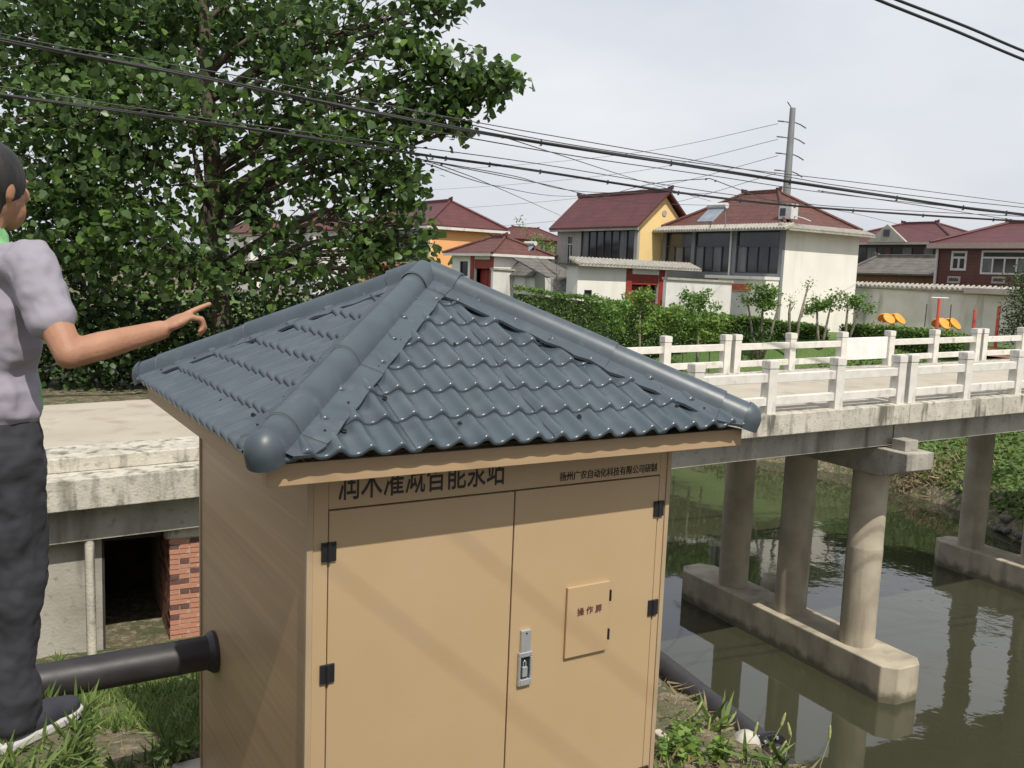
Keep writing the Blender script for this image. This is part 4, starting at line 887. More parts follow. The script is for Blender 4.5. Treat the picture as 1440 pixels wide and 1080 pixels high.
wheels(1256, 449, 52, 'four orange exercise discs on a stand nearest the white house'); wheels(1333, 456, 50, 'four orange exercise discs on a stand among the red posts')
def redpost(px, py0, py1, d, label, bars=0):
    p = at(px, py0, d); z1 = at(px, py1, d).z-ZG; t = thing('red_post', label, 'exercise post', (p.x, p.y, ZG+.06), LZ)
    mb = MB(); mb.tube([(0, 0, 0), (0, 0, z1)], .085, 10); mb.build('post', M['orangeb'], t)
    if bars:
        mb = MB(); mb.tube([(-.8, 0, z1+.02), (.8, 0, z1+.02)], .05, 6); mb.build('crossbar', M['frame'], t)
        for x in (-.75, .78): mb = MB(); mb.tube([(x*1.5, 0, z1-.3), (x*1.55, 0, z1-1.5)], .03, 6); mb.build('handle', M['dframe'], t)
redpost(1317, 465, 421, 48, 'red exercise post with crossbar and hanging handles', 1)
redpost(1368, 470, 437, 46, 'thin red post beside the white annex'); redpost(1401, 472, 432, 45, 'thicker red post before the dark door')
# ---------------------------------------------------------------- vegetation
M['bark'] = mat('furrowed_bark', (.13, .10, .075), (.075, .058, .043), rough=.95, scale=6, stretch=(1, 1, .3), bump=.8, bscale=18, bstretch=(1, 1, .25), bdist=.03)
M['barkp'] = mat('pale_bark', (.26, .225, .17), (.17, .145, .11), rough=.95, scale=6, bump=.4, bscale=25)
M['leafp'] = leafmat('poplar_leaves', (.026, .060, .013), (.15, .255, .05), (.09, .15, .055), trans=.36, rough=.36)
M['leafd'] = leafmat('dark_shrub_leaves', (.024, .05, .015), (.085, .135, .04), trans=.2)
M['leafb'] = leafmat('bright_shrub_leaves', (.09, .17, .03), (.26, .38, .085), trans=.4)
M['leafm'] = leafmat('garden_leaves', (.075, .15, .03), (.22, .35, .08), trans=.4)
M['hedge'] = leafmat('hedge_leaves', (.06, .125, .025), (.20, .31, .07), trans=.3)
M['grass'] = leafmat('grass_blades', (.06, .11, .022), (.20, .27, .075), trans=.3, rough=.6)
M['dry'] = leafmat('dry_grass', (.20, .15, .08), (.36, .29, .17), trans=.2, rough=.8)
M['lawn'] = mat('lawn_turf', (.075, .135, .03), (.105, .165, .042), rough=.95, scale=.5, lo=.35, hi=.65, bump=1.0, bscale=7, bdist=.12, third=(.10, .12, .04), tscale=1.1, tlo=.56, thi=.75)
lg = []
lx0 = np.linspace(-30, 60, 160); ly0 = np.linspace(24, 78, 110); LX, LY = np.meshgrid(lx0, ly0); LZz = terr(LX, LY)+.03
far = (seg_d(LX, LY, FARW) < seg_d(LX, LY, NEARW)) & ~inside(LX, LY, CHAN) & (seg_d(LX, LY, FARW) > .75)
nx_ = len(lx0); idx = -np.ones(LX.shape, int); idx[far] = np.arange(far.sum()); vs = np.stack([LX, LY, LZz], -1)[far].tolist()
fs_ = [(idx[j, i], idx[j, i+1], idx[j+1, i+1], idx[j+1, i]) for j in range(len(ly0)-1) for i in range(nx_-1) if min(idx[j, i], idx[j, i+1], idx[j+1, i+1], idx[j+1, i]) >= 0]
me = bpy.data.meshes.new('lawn'); me.from_pydata(vs, [], [tuple(int(q) for q in f) for f in fs_]); me.polygons.foreach_set('use_smooth', [True]*len(me.polygons)); me.materials.append(M['lawn']); struct(mobj('lawn', me))
# --- the big poplar across the road
TB = at(312, 560, 19); TB.z = gz(TB.x, TB.y)
PT = thing('poplar_tree', 'big leafy poplar with thick trunk across the road', 'tree', TB)
def rel(v): return v-TB
trunk = [TB+Vector((0, 0, -.2)), at(311, 470, 19), at(307, 390, 19), at(303, 300, 19), at(297, 210, 19), at(291, 120, 19), at(288, 40, 19), at(284, -50, 19), at(280, -130, 19)]
mb = MB(); mb.tube([rel(p) for p in trunk], [.30, .22, .20, .185, .17, .14, .11, .08, .04], 14); mb.build('trunk', M['bark'], PT, smooth=True)
BL = [(50, 50, 19, 2.2, 2.0, 1.5), (190, 30, 20, 2.2, 2.2, 1.5), (340, 20, 19.5, 1.9, 2.0, 1.4), (452, 30, 18.5, 1.25, 1.4, 1.0), (545, 25, 18, 1.0, 1.1, .65), (615, 2, 18, .6, .6, .35), (60, 170, 18, 2.2, 1.8, 1.4), (215, 155, 18, 1.9, 1.8, 1.2), (400, 140, 18.6, 1.0, 1.3, .8),
      (475, 150, 17.8, 1.15, 1.4, 1.1), (565, 120, 17.5, .85, .8, .7), (625, 110, 17.4, .65, .7, .55), (680, 118, 17.3, .6, .6, .42), (612, 165, 17.4, .6, .6, .4), (655, 178, 17.4, .28, .3, .22), (530, 215, 17.6, .95, 1.1, .8), (440, 235, 18, 1.0, 1.2, .9), (130, 260, 17.5, 1.7, 1.6, 1.1), (50, 290, 18, 1.8, 1.5, 1.2), (560, 262, 17.5, .6, .7, .5),
      (400, 335, 18.2, .85, 1.0, .6), (490, 300, 17.7, .95, 1.0, .8), (558, 315, 17.5, .72, .8, .55), (585, 355, 17.5, .35, .4, .4), (205, 340, 17.5, 1.3, 1.4, .9), (110, 370, 18, 1.6, 1.4, .9), (255, 390, 17.6, 1.0, 1.2, .6), (345, 372, 18.4, .8, 1.0, .55), (450, 375, 18, 1.2, 1.1, .6), (545, 385, 17.8, .7, .8, .4)]
BL += [(590, 95, 17.4, .5, .5, .4), (640, 90, 17.3, .4, .4, .3), (655, 130, 17.3, .5, .5, .4), (700, 108, 17.2, .35, .4, .25), (725, 112, 17.2, .15, .2, .12), (685, 140, 17.2, .35, .35, .25), (590, 145, 17.4, .5, .5, .35), (570, 60, 17.6, .5, .5, .35), (630, 15, 17.9, .3, .3, .15), (600, 330, 17.4, .25, .3, .4), (590, 385, 17.4, .25, .3, .25), (525, 350, 17.5, .6, .6, .5), (350, 290, 18.4, .4, .6, .5), (375, 210, 18.2, .7, .8, .6), (250, 260, 17.8, .8, .9, .5)]
blobs = [(rel(at(px, py, d))[:], (rx, ry, rz)) for px, py, d, rx, ry, rz in BL]
P, tw = sprays(RNG, [b_ for b_ in blobs if b_[1][0] > .62], 11.5, 8.8, .19, .42); P2, _ = sprays(RNG, [b_ for b_ in blobs if b_[1][0] <= .62], 60, 7, .13, .3); P = np.concatenate([P, P2])
mobj('crown', leaf_mesh('crown', P, .155, M['leafp'], RNG, 'heart', up=.30, hang=.7, smin=.45, smax=1.35, rnd=np.clip(RNG.beta(1.3, 2.0, len(P)), 0, 1)), PT)['kind'] = 'stuff'
mb = MB()
tp = [rel(p) for p in trunk]
def onpoly(tp, z):
    for a, b_ in zip(tp[:-1], tp[1:]):
        if a.z <= z <= b_.z: return a.lerp(b_, (z-a.z)/(b_.z-a.z+1e-9))
    return tp[-1]
for c, r in blobs:
    c = Vector(c); s = onpoly(tp, max(2.2, min(c.z-.35*abs(c.x)-.3, 8))); mid = s.lerp(c, .5)+Vector((R.uniform(-.2, .2), R.uniform(-.2, .2), .25))
    mb.tube([s, s.lerp(mid, .5)+Vector((0, 0, .08)), mid, mid.lerp(c, .6), c], [.075, .06, .045, .032, .018], 6)
    for _ in range(int(14*r[0])):
        q = c + Vector((R.gauss(0, .5)*r[0], R.gauss(0, .5)*r[1], R.gauss(0, .5)*r[2])); k = mid.lerp(c, R.uniform(.3, 1)); mb.tube([k, k.lerp(q, .5)+Vector((0, 0, .06)), q], [.016, .011, .006], 4, caps=False)
s = at(286, 330, 18.8); mb.tube([rel(at(303, 400, 19)), rel(s), rel(at(284, 265, 18.8)), rel(at(270, 200, 18.6))], [.11, .10, .085, .03], 8)
mb.build('branches', M['bark'], PT, smooth=True)
lm = leaf_mesh('leaf', [(0, 0, 0)], .165, M['leafp'], np.random.default_rng(3), 'heart', up=.3, smin=.98, smax=1.02, rnd=np.array([.55]))
for px, py, n, sp in ((690, 112, 34, .36), (640, 95, 26, .34), (610, 160, 26, .34), (720, 112, 12, .14), (650, 182, 12, .16), (585, 300, 20, .28), (590, 365, 16, .24)):
    c = rel(at(px, py, 17.2))
    for _ in range(n): mobj('leaf', lm, PT, c+Vector((max(-1.4, min(1.4, R.gauss(0, 1)))*sp, max(-1.4, min(1.4, R.gauss(0, 1)))*sp*.8, max(-1.3, min(1.3, R.gauss(0, 1)))*sp*.6))).rotation_euler = (R.gauss(0, .8), R.gauss(0, .8), R.uniform(0, 6.3))
def shrub(name, label, cat, base, blobs, m, size, den, nl, spread, rng=RNG, stems=(), bark='bark', group=None, shape='oval', up=.5):
    t = thing(name, label, cat, base, 0, group)
    P, tw = sprays(rng, blobs, den, nl, spread, .35); mobj('crown', leaf_mesh('crown', P, size, M[m], rng, shape, up=up), t)['kind'] = 'stuff'
    mb = MB()
    for pts, r0 in stems: mb.tube(pts, [r0*(1-.6*i/(len(pts)-1)) for i in range(len(pts))], 7)
    if not stems:
        for c, r in blobs: mb.tube([(0, 0, -.1), (c[0]*.4, c[1]*.4, c[2]*.5), c], [.05, .035, .012], 6)
    mb.build('trunk', M[bark], t, smooth=True); return t
# understory below the poplar
for i, (px, py, d, rx, rz, lb) in enumerate(((150, 455, 18.6, 1.5, 1.0, 'dark broad bush below the poplar on its left'), (300, 455, 19.4, 1.5, .9, 'dark bush around the foot of the poplar trunk'), (430, 440, 19.0, 1.5, .9, 'dark bush below the poplar behind the roof'), (40, 450, 18.0, 1.6, 1.1, 'dense dark bush behind the standing person'), (545, 430, 20, 1.1, .8, 'dark bush at the right foot of the poplar'))):
    p = at(px, py, d); b0 = Vector((p.x, p.y, gz(p.x, p.y))); h = p.z-b0.z
    shrub('bush', lb, 'bush', b0, [((0, 0, h), (rx, 1.2, rz)), ((.7*rx, .2, h*.6), (rx*.7, 1, rz)), ((-.6*rx, 0, h*.6), (rx*.7, 1, rz))], 'leafd', .12, 22, 9, .2, shape='heart', group='dark bushes below the poplar')
# hedges
def hedge(label, pts, hts, wd, n):
    P = []
    nm = []
    L_ = 0; b0 = Vector(pts[0])
    for a, b_, h0, h1 in zip(pts[:-1], pts[1:], hts[:-1], hts[1:]):
        d = Vector(b_)-Vector(a); l = d.length; d.normalize(); s = Vector((-d.y, d.x, 0)); k = int(n*l)
        u_ = RNG.uniform(0, 1, k); face = RNG.uniform(0, 1, k); h_ = h0+(h1-h0)*u_
        v_ = np.where(face < .4, RNG.uniform(-1, 1, k), np.where(face < .8, -1, 1))*wd/2*(1+.06*RNG.normal(size=k)); z_ = np.where(face < .4, h_, RNG.uniform(0, 1, k)*h_)+.05*RNG.normal(size=k)
        base = np.array(a)[None, :] + (np.array(b_)-np.array(a))[None, :]*u_[:, None]
        base += np.array(s)[None, :]*v_[:, None]; base[:, 2] += z_ + .04*np.sin(u_*l*1.7)
        P.append(base - np.array(b0)[None, :])
    t = thing('hedge', label, 'hedge', b0, 0, 'clipped hedges'); P = np.concatenate(P)
    mobj('foliage', leaf_mesh('foliage', P, .14, M['hedge'], RNG, 'oval', up=.5), t)['kind'] = 'stuff'
    mb = MB()
    for a, b_, h0, h1 in zip(pts[:-1], pts[1:], hts[:-1], hts[1:]):
        a, b_ = Vector(a)-b0, Vector(b_)-b0; s = (b_-a).normalized(); s = Vector((-s.y, s.x, 0))*wd*.36
        mb.extr([a-s, b_-s, b_-s+Vector((0, 0, h1*.95)), a-s+Vector((0, 0, h0*.95))], s*2)
    mb.build('inner_twigs', mat('hedge_core', (.035, .06, .016), rough=1, bump=1, bscale=9, bdist=.1), t)
def gpt(px, d): p = at(px, 430, d); return (p.x, p.y, gz(p.x, p.y))
def htop(px, py, d): p = at(px, py, d); return p.z-gz(p.x, p.y)
hp_ = [(722, 405, 49.4), (800, 416, 49.2), (880, 426, 48.8), (960, 438, 48), (1040, 446, 47.3), (1110, 455, 47), (1163, 462, 47)]
hedge('long clipped hedge before the gate houses and the white house', [gpt(a, c) for a, b_, c in hp_], [htop(a, b_, c) for a, b_, c in hp_], 1.1, 1000)
hp_ = [(1192, 459, 46.5), (1240, 461, 45), (1300, 466, 43), (1368, 473, 41)]
hedge('low clipped hedge before the orange discs', [gpt(a, c) for a, b_, c in hp_], [htop(a, b_, c) for a, b_, c in hp_], 1.1, 1000)
# small garden trees and shrubs: (px, d, crown px box, material, label, stems)
def gtree(px, d, x0, x1, y0, y1, m, label, kind='bush', nst=1, lean=0, size=.17, den=170, base_py=None):
    p = at(px, 430, d); b0 = Vector((p.x, p.y, gz(p.x, p.y))); sc = d/FPX
    c = at((x0+x1)/2, (y0+y1)/2, d)-b0; rx = (x1-x0)/2*sc; rz = (y1-y0)/2*sc
    bl = [(c[:], (rx*.55, rx*.5, rz*.55))]
    for _ in range(9):
        k_ = R.uniform(.22, .42); bl.append(((c+Vector((R.uniform(-.8, .8)*rx, R.uniform(-.6, .6)*rx, R.uniform(-.7, .75)*rz)))[:], (rx*k_, rx*k_, rz*k_*R.uniform(.7, 1.1))))
    st = []
    for i in range(nst):
        a = (i-(nst-1)/2); e = c+Vector((a*rx*.8, R.uniform(-.2, .2), rz*.2)); st.append(([(a*.08, 0, -.1), (e.x*.35+a*.12, 0, e.z*.35), (e.x*.75, e.y*.6, e.z*.7), e[:]], .085 if kind == 'tree' else .05))
    shrub('garden_tree' if kind == 'tree' else 'garden_shrub', label, kind, b0, bl, m, size, den, 6, .11, stems=st, bark='barkp' if kind == 'tree' else 'bark', group='small trees and shrubs on the lawn')
gtree(860, 43, 832, 890, 420, 470, 'leafm', 'low green shrub at the left end of the far railing')
gtree(906, 44.5, 876, 926, 399, 442, 'leafb', 'bright yellow-green round tree before the red doorway', 'tree')
gtree(932, 43, 900, 964, 426, 470, 'leafb', 'loose green shrub below the round tree by the red doorway')
gtree(985, 44.5, 960, 1010, 404, 444, 'leafm', 'ball shaped green tree before the streaked wall', 'tree')
gtree(1003, 43, 970, 1030, 438, 482, 'leafb', 'low light green shrub beside the paired railing posts')
gtree(962, 43.5, 940, 990, 438, 474, 'leafm', 'spreading low shrub between the two light shrubs')
gtree(1074, 45.2, 1044, 1104, 400, 440, 'leafm', 'vase shaped tree with forked stems before the white porch', 'tree', 3)
gtree(1158, 45.2, 1134, 1182, 410, 448, 'leafm', 'pruned tree with leaning stems before the white side wall', 'tree', 2)
gtree(1195, 45.2, 1178, 1226, 406, 438, 'leafm', 'small forked tree at the corner of the white side wall', 'tree', 2)
gtree(1062, 45.2, 1040, 1085, 462, 482, 'leafd', 'dark spiky clump at the foot of the vase shaped tree', size=.16)
for pts, lb in (([(1118, 486, 0), (1124, 450, 0), (1137, 400, 0)], 'tall bare pruned stem before the white side wall'), ([(1112, 484, 0), (1110, 440, 0), (1112, 423, 0)], 'short bare pruned stem beside the taller one'), ([(1236, 486, 0), (1232, 465, 0), (1229, 450, 0)], 'pale bare stump before the low hedge')):
    P0 = at(pts[0][0], pts[0][1], 45); b0 = Vector((P0.x, P0.y, gz(P0.x, P0.y))); Q = [at(a, b_, 45)-b0 for a, b_, _ in pts]; Q[0].z = -.1
    t = thing('pruned_tree', lb, 'tree', b0, 0, 'bare pruned stems'); mb = MB(); mb.tube(Q, [.09, .07, .045], 8); mb.tube([Q[1], Q[1]+Vector((.25, 0, .5))], [.04, .02], 6); mb.build('trunk', M['barkp'], t, smooth=True)
    if 'tall' in lb: mobj('crown', leaf_mesh('crown', np.array(Q[2])[None, :]+RNG.normal(size=(60, 3))*.2, .12, M['leafm'], RNG), t)['kind'] = 'stuff'
p = at(785, 430, 52); b0 = Vector((p.x, p.y, gz(p.x, p.y))); t = thing('bare_sapling', 'thin dry sapling with bare twigs before the shed', 'tree', b0); mb = MB()
top = at(783, 372, 52)-b0; mb.tube([(0, 0, -.1), top*.5, top], [.05, .035, .012], 6); mb.build('trunk', M['bark'], t)
mb = MB()
for k in range(16):
    s = top*R.uniform(.35, .9); e = s+Vector((R.uniform(-1.3, 1.3), R.uniform(-.6, .6), R.uniform(.3, 1.0))); mb.tube([s, s.lerp(e, .5)+Vector((0, 0, -.08)), e], [.022, .015, .006], 4)
mb.build('twigs', M['bark'], t)
# tree at the right edge and trees between the far roofs
def big_tree(px, d, boxes, m, label, size, den, nl=7, name='leafy_tree', group=None):
    p = at(px, 430, d); b0 = Vector((p.x, p.y, gz(p.x, p.y))); sc = d/FPX; bl = []
    for x, y, r in boxes: bl.append(((at(x, y, d)-b0)[:], (r*sc, r*sc, r*sc*.9)))
    shrub(name, label, 'tree', b0, bl, m, size, den, nl, .2, stems=[([(0, 0, -.1), (0, 0, bl[0][0][2]*.6), bl[0][0]], .12)], group=group)
big_tree(1452, 44, [(1450, 400, 34), (1438, 430, 28), (1446, 460, 34), (1424, 452, 16), (1422, 470, 14)], 'leafd', 'dark leafy tree at the end of the far railing', .14, 26, 10)
big_tree(752, 110, [(750, 340, 14), (765, 345, 16), (738, 322, 9), (730, 310, 5), (780, 350, 12)], 'leafm', 'feathery tree between the orange and yellow houses', .3, 3.5, group='trees between the houses')
big_tree(716, 120, [(715, 350, 9), (706, 345, 7), (725, 348, 7)], 'leafd', 'dark round tree beside the distant red roof', .3, 3.5, group='trees between the houses')
# far belt of trees closing the horizon
PB = []
for k in range(260):
    a = R.uniform(-1.0, 1.0); d = R.uniform(230, 320); x, y = d*math.sin(a), d*math.cos(a); h = R.uniform(3, 8)
    PB.append(np.array([x, y, ZG+h*.5]) + RNG.normal(size=(170, 3))*np.array([4, 3, h*.28]))
PB = np.concatenate(PB); PB[:, 2] = np.maximum(PB[:, 2], ZG)
o = mobj('tree_belt', leaf_mesh('tree_belt', PB, 1.3, M['leafd'], RNG, 'oval', up=.3)); tag(o, 'far belt of trees along the horizon', 'trees', kind='stuff')
# ---------------------------------------------------------------- near bank: grass, weeds, stones
def blades(n, fx, mask, m, name, label, sz, up=.2, hang=-1.6, smin=.5):
    X = np.array([fx() for _ in range(n)]); keep = mask(X[:, 0], X[:, 1]); X = X[keep]; Z = terr(X[:, 0], X[:, 1])
    k = (Z > ZW+.05)
    X, Z = X[k], Z[k]
    P = np.stack([X[:, 0], X[:, 1], Z-.01], -1); c0 = P.mean(0)
    rn = np.clip(.5+.5*wob(X[:, 0]*1.5, X[:, 1]*1.5)+.25*RNG.normal(size=len(P)), 0, 1)
    o = mobj(name, leaf_mesh(name, P-c0, sz, M[m], RNG, 'blade', up=0, hang=hang, smin=smin, smax=1.4, rnd=rn), None, c0); tag(o, label, 'grass', kind='stuff')
def not_house(x, y):
    m = (x-A0.x)*cn.x+(y-A0.y)*cn.y; u_ = (x-A0.x)*cu.x+(y-A0.y)*cu.y
    return ~((m > -.25) & (m < 2.4) & (u_ > -.2) & (u_ < 2.4))
patch = lambda x, y: not_house(x, y) & (wob(x*1.1+2, y*1.1) > -.22)
blades(34000, lambda: (R.uniform(-5.2, -1.5), R.uniform(4.4, 10.4)), patch, 'grass', 'grass', 'short green grass on the slope left of the pump house', .13)
blades(7000, lambda: (R.uniform(-5.2, -1.4), R.uniform(4.2, 9.8)), not_house, 'dry', 'dry_grass', 'dry straw scattered on the slope left of the pump house', .08, hang=-.1)
blades(4000, lambda: (R.uniform(.7, 2.2), R.uniform(4.6, 6.25)), lambda x, y: not_house(x, y) & (wob(x*1.4, y*1.4+1) > -.1), 'grass', 'grass', 'green grass on the canal bank right of the pump house', .10)
blades(1500, lambda: (R.uniform(.6, 3.2), R.uniform(4.6, 9.5)), not_house, 'dry', 'dry_grass', 'dry grass stalks on the canal bank beside the black pipe', .15, hang=-.6)
# far bank: long green growth and a dry tussock above the water
v = RNG.uniform(0, 1, 26000); bpts = []
dirs_ = [FARW[i] for i in range(2, 10)]
for q in v:
    k = q*(len(dirs_)-1); i = int(k); a = dirs_[i].lerp(dirs_[min(i+1, len(dirs_)-1)], k-i); bpts.append((a.x, a.y))
bpts = np.array(bpts); off = RNG.uniform(.5, 9, len(bpts))**1.0; bpts[:, 0] += off*.86; bpts[:, 1] += off*.5
Z = terr(bpts[:, 0], bpts[:, 1]); k = Z > ZW+.4; Pb = np.stack([bpts[k, 0], bpts[k, 1], Z[k]], -1); c0 = Pb.mean(0)
o = mobj('bank_growth', leaf_mesh('bank_growth', Pb-c0, .20, M['grass'], RNG, 'oval', up=.6, hang=-.3, rnd=np.clip(.62+.3*RNG.normal(size=len(Pb)), 0, 1)), None, c0); tag(o, 'long green growth covering the far canal bank', 'grass', kind='stuff')
p = hit(1290, 672, 20); P = np.array(p)[None, :]+RNG.normal(size=(900, 3))*np.array([1.1, .6, .12])[None, :]; P[:, 2] = terr(P[:, 0], P[:, 1])
o = mobj('dry_tussock', leaf_mesh('dry_tussock', P-np.array(p), .42, M['dry'], RNG, 'blade', up=0, hang=-.8), None, p); tag(o, 'brown dry tussock overhanging the far water edge', 'grass', kind='stuff')
M['rock'] = mat('grey_rock', (.16, .15, .125), (.085, .08, .065), rough=.95, scale=5, bump=.8, bscale=14, bdist=.03)
M['boulder'] = mat('pale_boulder', (.50, .47, .41), (.38, .355, .31), rough=.95, scale=6, bump=.6, bscale=18, bdist=.02)
def rock(p, r, m, label, name='rock', sq=(1, .8, .7), grp=None, cat='rock'):
    mb = MB(); mb.ell((0, 0, 0), r*sq[0], r*sq[1], r*sq[2], 14, 10); rr = random.Random(int(p[0]*1000)); ph = [rr.uniform(0, 6) for _ in range(6)]
    mb.v = [tuple(Vector(v)*(1+.13*math.sin(v[0]/r*2.3+ph[0])+.12*math.sin(v[1]/r*2.9+ph[1])+.1*math.sin(v[2]/r*3.3+ph[2]))) for v in mb.v]
    o = mb.build(name, m, None, smooth=True, loc=p, rz=rr.uniform(0, 3)); tag(o, label, cat, grp); return o
for i in range(14):
    k = R.uniform(0, 1); a = FARW[3].lerp(FARW[4], R.uniform(-.6, 1.0)); p = a+Vector((R.uniform(-.2, .5), R.uniform(-.3, .3), 0)); rock((p.x, p.y, gz(p.x, p.y)+.02), R.uniform(.08, .2), M['rock'], 'grey stone at the far water edge', grp='stones along the far water edge')
p = at(1042, 1058, 6.75); rock(p, .15, M['boulder'], 'pale rounded boulder propping the flanged pipe', 'boulder', (1, .9, 1.1), cat='boulder')
M['timber'] = mat('pale_concrete_stick', (.55, .50, .40), (.42, .37, .28), rough=.9, scale=6, bump=.4, bscale=30)
for a, b_, lb, r in (((922, 1030, -3.5), (962, 1072, -3.55), 'white concrete strip edging the bank by the pump house', .035), ((950, 1046, -3.62), (982, 1029, -3.58), 'pale broken plank lying by the black pipe', .05)):
    q0, q1 = zplane(*a), zplane(*b_); d = (q1-q0); t = thing('broken_bar', lb, 'debris', q0); mb = MB(); yaw = math.atan2(d.y, d.x); T = Matrix.Rotation(yaw, 4, 'Z'); mb.box(0, d.length, -r, r, -r*.8, r*.8, T); mb.build('bar', M['timber'], t, bevel=.01)
# broad leaved weeds and foxtails
def weed(px, py, z, n, h, label, m='leafb'):
    p = zplane(px, py, z); p.z = gz(p.x, p.y); t = thing('weed', label, 'plant', p, 0, 'weeds on the bank'); P = []; D = []; st = MB()
    for k in range(n):
        a = R.uniform(0, 6.3); l = R.uniform(.05, .22); tip = Vector((math.cos(a)*l, math.sin(a)*l, R.uniform(.4, 1)*h)); st.tube([(0, 0, -.03), tip*.5+Vector((0, 0, .03)), tip], [.006, .005, .003], 4)
        for j in range(7): q = tip*(.4+.1*j); aa = R.uniform(0, 6.3); P.append(q[:]); D.append((math.cos(aa), math.sin(aa), .25))
    st.build('stem', M['leafb'], t); mobj('leaves', leaf_mesh('leaves', P, .075, M[m], RNG, 'oval', up=.8, dirs=np.array(D)), t)['kind'] = 'stuff'
weed(935, 1068, -3.5, 10, .22, 'leafy weed at the right foot of the pump house'); weed(972, 1082, -3.6, 8, .16, 'leafy weed by the white strip'); weed(1012, 1092, -3.65, 10, .2, 'dense leafy weed before the boulder'); weed(960, 1050, -3.6, 6, .15, 'small weed between plank and strip')
weed(250, 1068, -3.5, 8, .2, 'leafy weed beside the pale pad corner', 'grass')
M['fox'] = mat('foxtail_seed_head', (.30, .34, .12), (.40, .42, .18), rough=.9, scale=30)
for i, (px, py) in enumerate(((1098, 1022), (1112, 1036), (1166, 1040), (1025, 1017), (996, 1028), (1060, 1035), (1096, 1060), (1006, 1026), (978, 1003))):
    d = 6.3 if px > 1040 else 6.8; tip = at(px, py, d); b0 = Vector((tip.x-.05, tip.y, gz(tip.x, tip.y)))
    t = thing('foxtail', 'green foxtail grass with a plump seed head on the bank', 'plant', b0, 0, 'foxtails on the bank'); e = tip-b0; bend = Vector((R.uniform(-.06, .06), 0, 0))
    mb = MB(); mb.tube([(0, 0, -.03), e*.5+bend, e], [.004, .0035, .003], 5); mb.build('stem', M['fox'], t)
    u_ = Vector((R.uniform(-.5, .6), 0, 1)).normalized(); mb = MB(); mb.tube([e-u_*.005, e+u_*.02, e+u_*.06, e+u_*.1, e+u_*.115], [.004, .011, .012, .008, .002], 8); mb.build('seed_head', M['fox'], t)
    P = [(0, 0, .02*k) for k in range(5)]; mobj('blade', leaf_mesh('blade', P, .28, M['grass'], RNG, 'blade', up=0, hang=-.9), t)
# ---------------------------------------------------------------- overhead cables
M['cable'] = mat('black_cable', (.018, .018, .02), rough=.6); M['wire'] = mat('grey_wire', (.05, .05, .052), rough=.6)
def curve(keys, n=60):
    P = [at(*k) for k in keys]; out = []
    m = len(P)
    for i in range(m-1):
        p0, p1, p2, p3 = P[max(i-1, 0)], P[i], P[i+1], P[min(i+2, m-1)]; k = max(2, n//(m-1))
        for j in range(k):
            t = j/k; out.append(.5*((2*p1)+(p2-p0)*t+(2*p0-5*p1+4*p2-p3)*t*t+(3*p1-p0-3*p2+p3)*t**3))
    return out+[P[-1]]
def cable_thing(name, label, keys, r, clips=0, messenger=0, m='cable', grp=None, strands=1):
    P = curve(keys); b0 = P[0].copy(); t = thing(name, label, 'cable', b0, 0, grp)
    for s in range(strands):
        o = [Vector((0, 0, 0)) for _ in P]
        if strands > 1: o = [Vector((0, math.cos(2.1*s+i*.35), math.sin(2.1*s+i*.35)))*r*.55 for i in range(len(P))]
        mb = MB(); mb.tube([p-b0+q for p, q in zip(P, o)], r*(.62 if strands > 1 else 1), 6); mb.build('cable', M[m], t, smooth=True)
    if messenger:
        mb = MB(); mb.tube([p-b0+Vector((0, 0, messenger*(.4+.6*abs(math.sin(i*.16))))) for i, p in enumerate(P)], .009, 5); mb.build('messenger_wire', M['wire'], t)
    for i in range(2, len(P)-1, max(1, len(P)//clips) if clips else 10**6):
        q = P[i]-b0; mb = MB(); mb.tube([q+Vector((-.03, 0, -r*1.6)), q+Vector((0, 0, -r*1.9)), q+Vector((0, 0, r*1.6))], .016, 5); mb.build('clip', M['cable'], t)
cable_thing('cable_bundle', 'thick twisted black cable bundle sagging above the roof and bridge', [(-900, -170, 9.5), (-400, -40, 11), (-160, 22, 12), (0, 56, 13), (320, 116, 14.6), (640, 180, 16.2), (1000, 238, 18.2), (1300, 284, 20), (1440, 302, 20.8), (1620, 320, 22), (2100, 350, 26)], .030, 18, .16, strands=3, grp='cables over the bridge')
cable_thing('cable_bundle', 'second black cable bundle below the thickest one', [(-900, -40, 10), (-400, 64, 11.5), (-160, 108, 12.5), (0, 133, 13.5), (330, 178, 15.2), (590, 217, 17), (760, 241, 18.4), (1000, 277, 20.5), (1200, 296, 22.4), (1440, 311, 24.5), (1600, 318, 26), (2100, 335, 31)], .024, 22, .14, strands=3, grp='cables over the bridge')
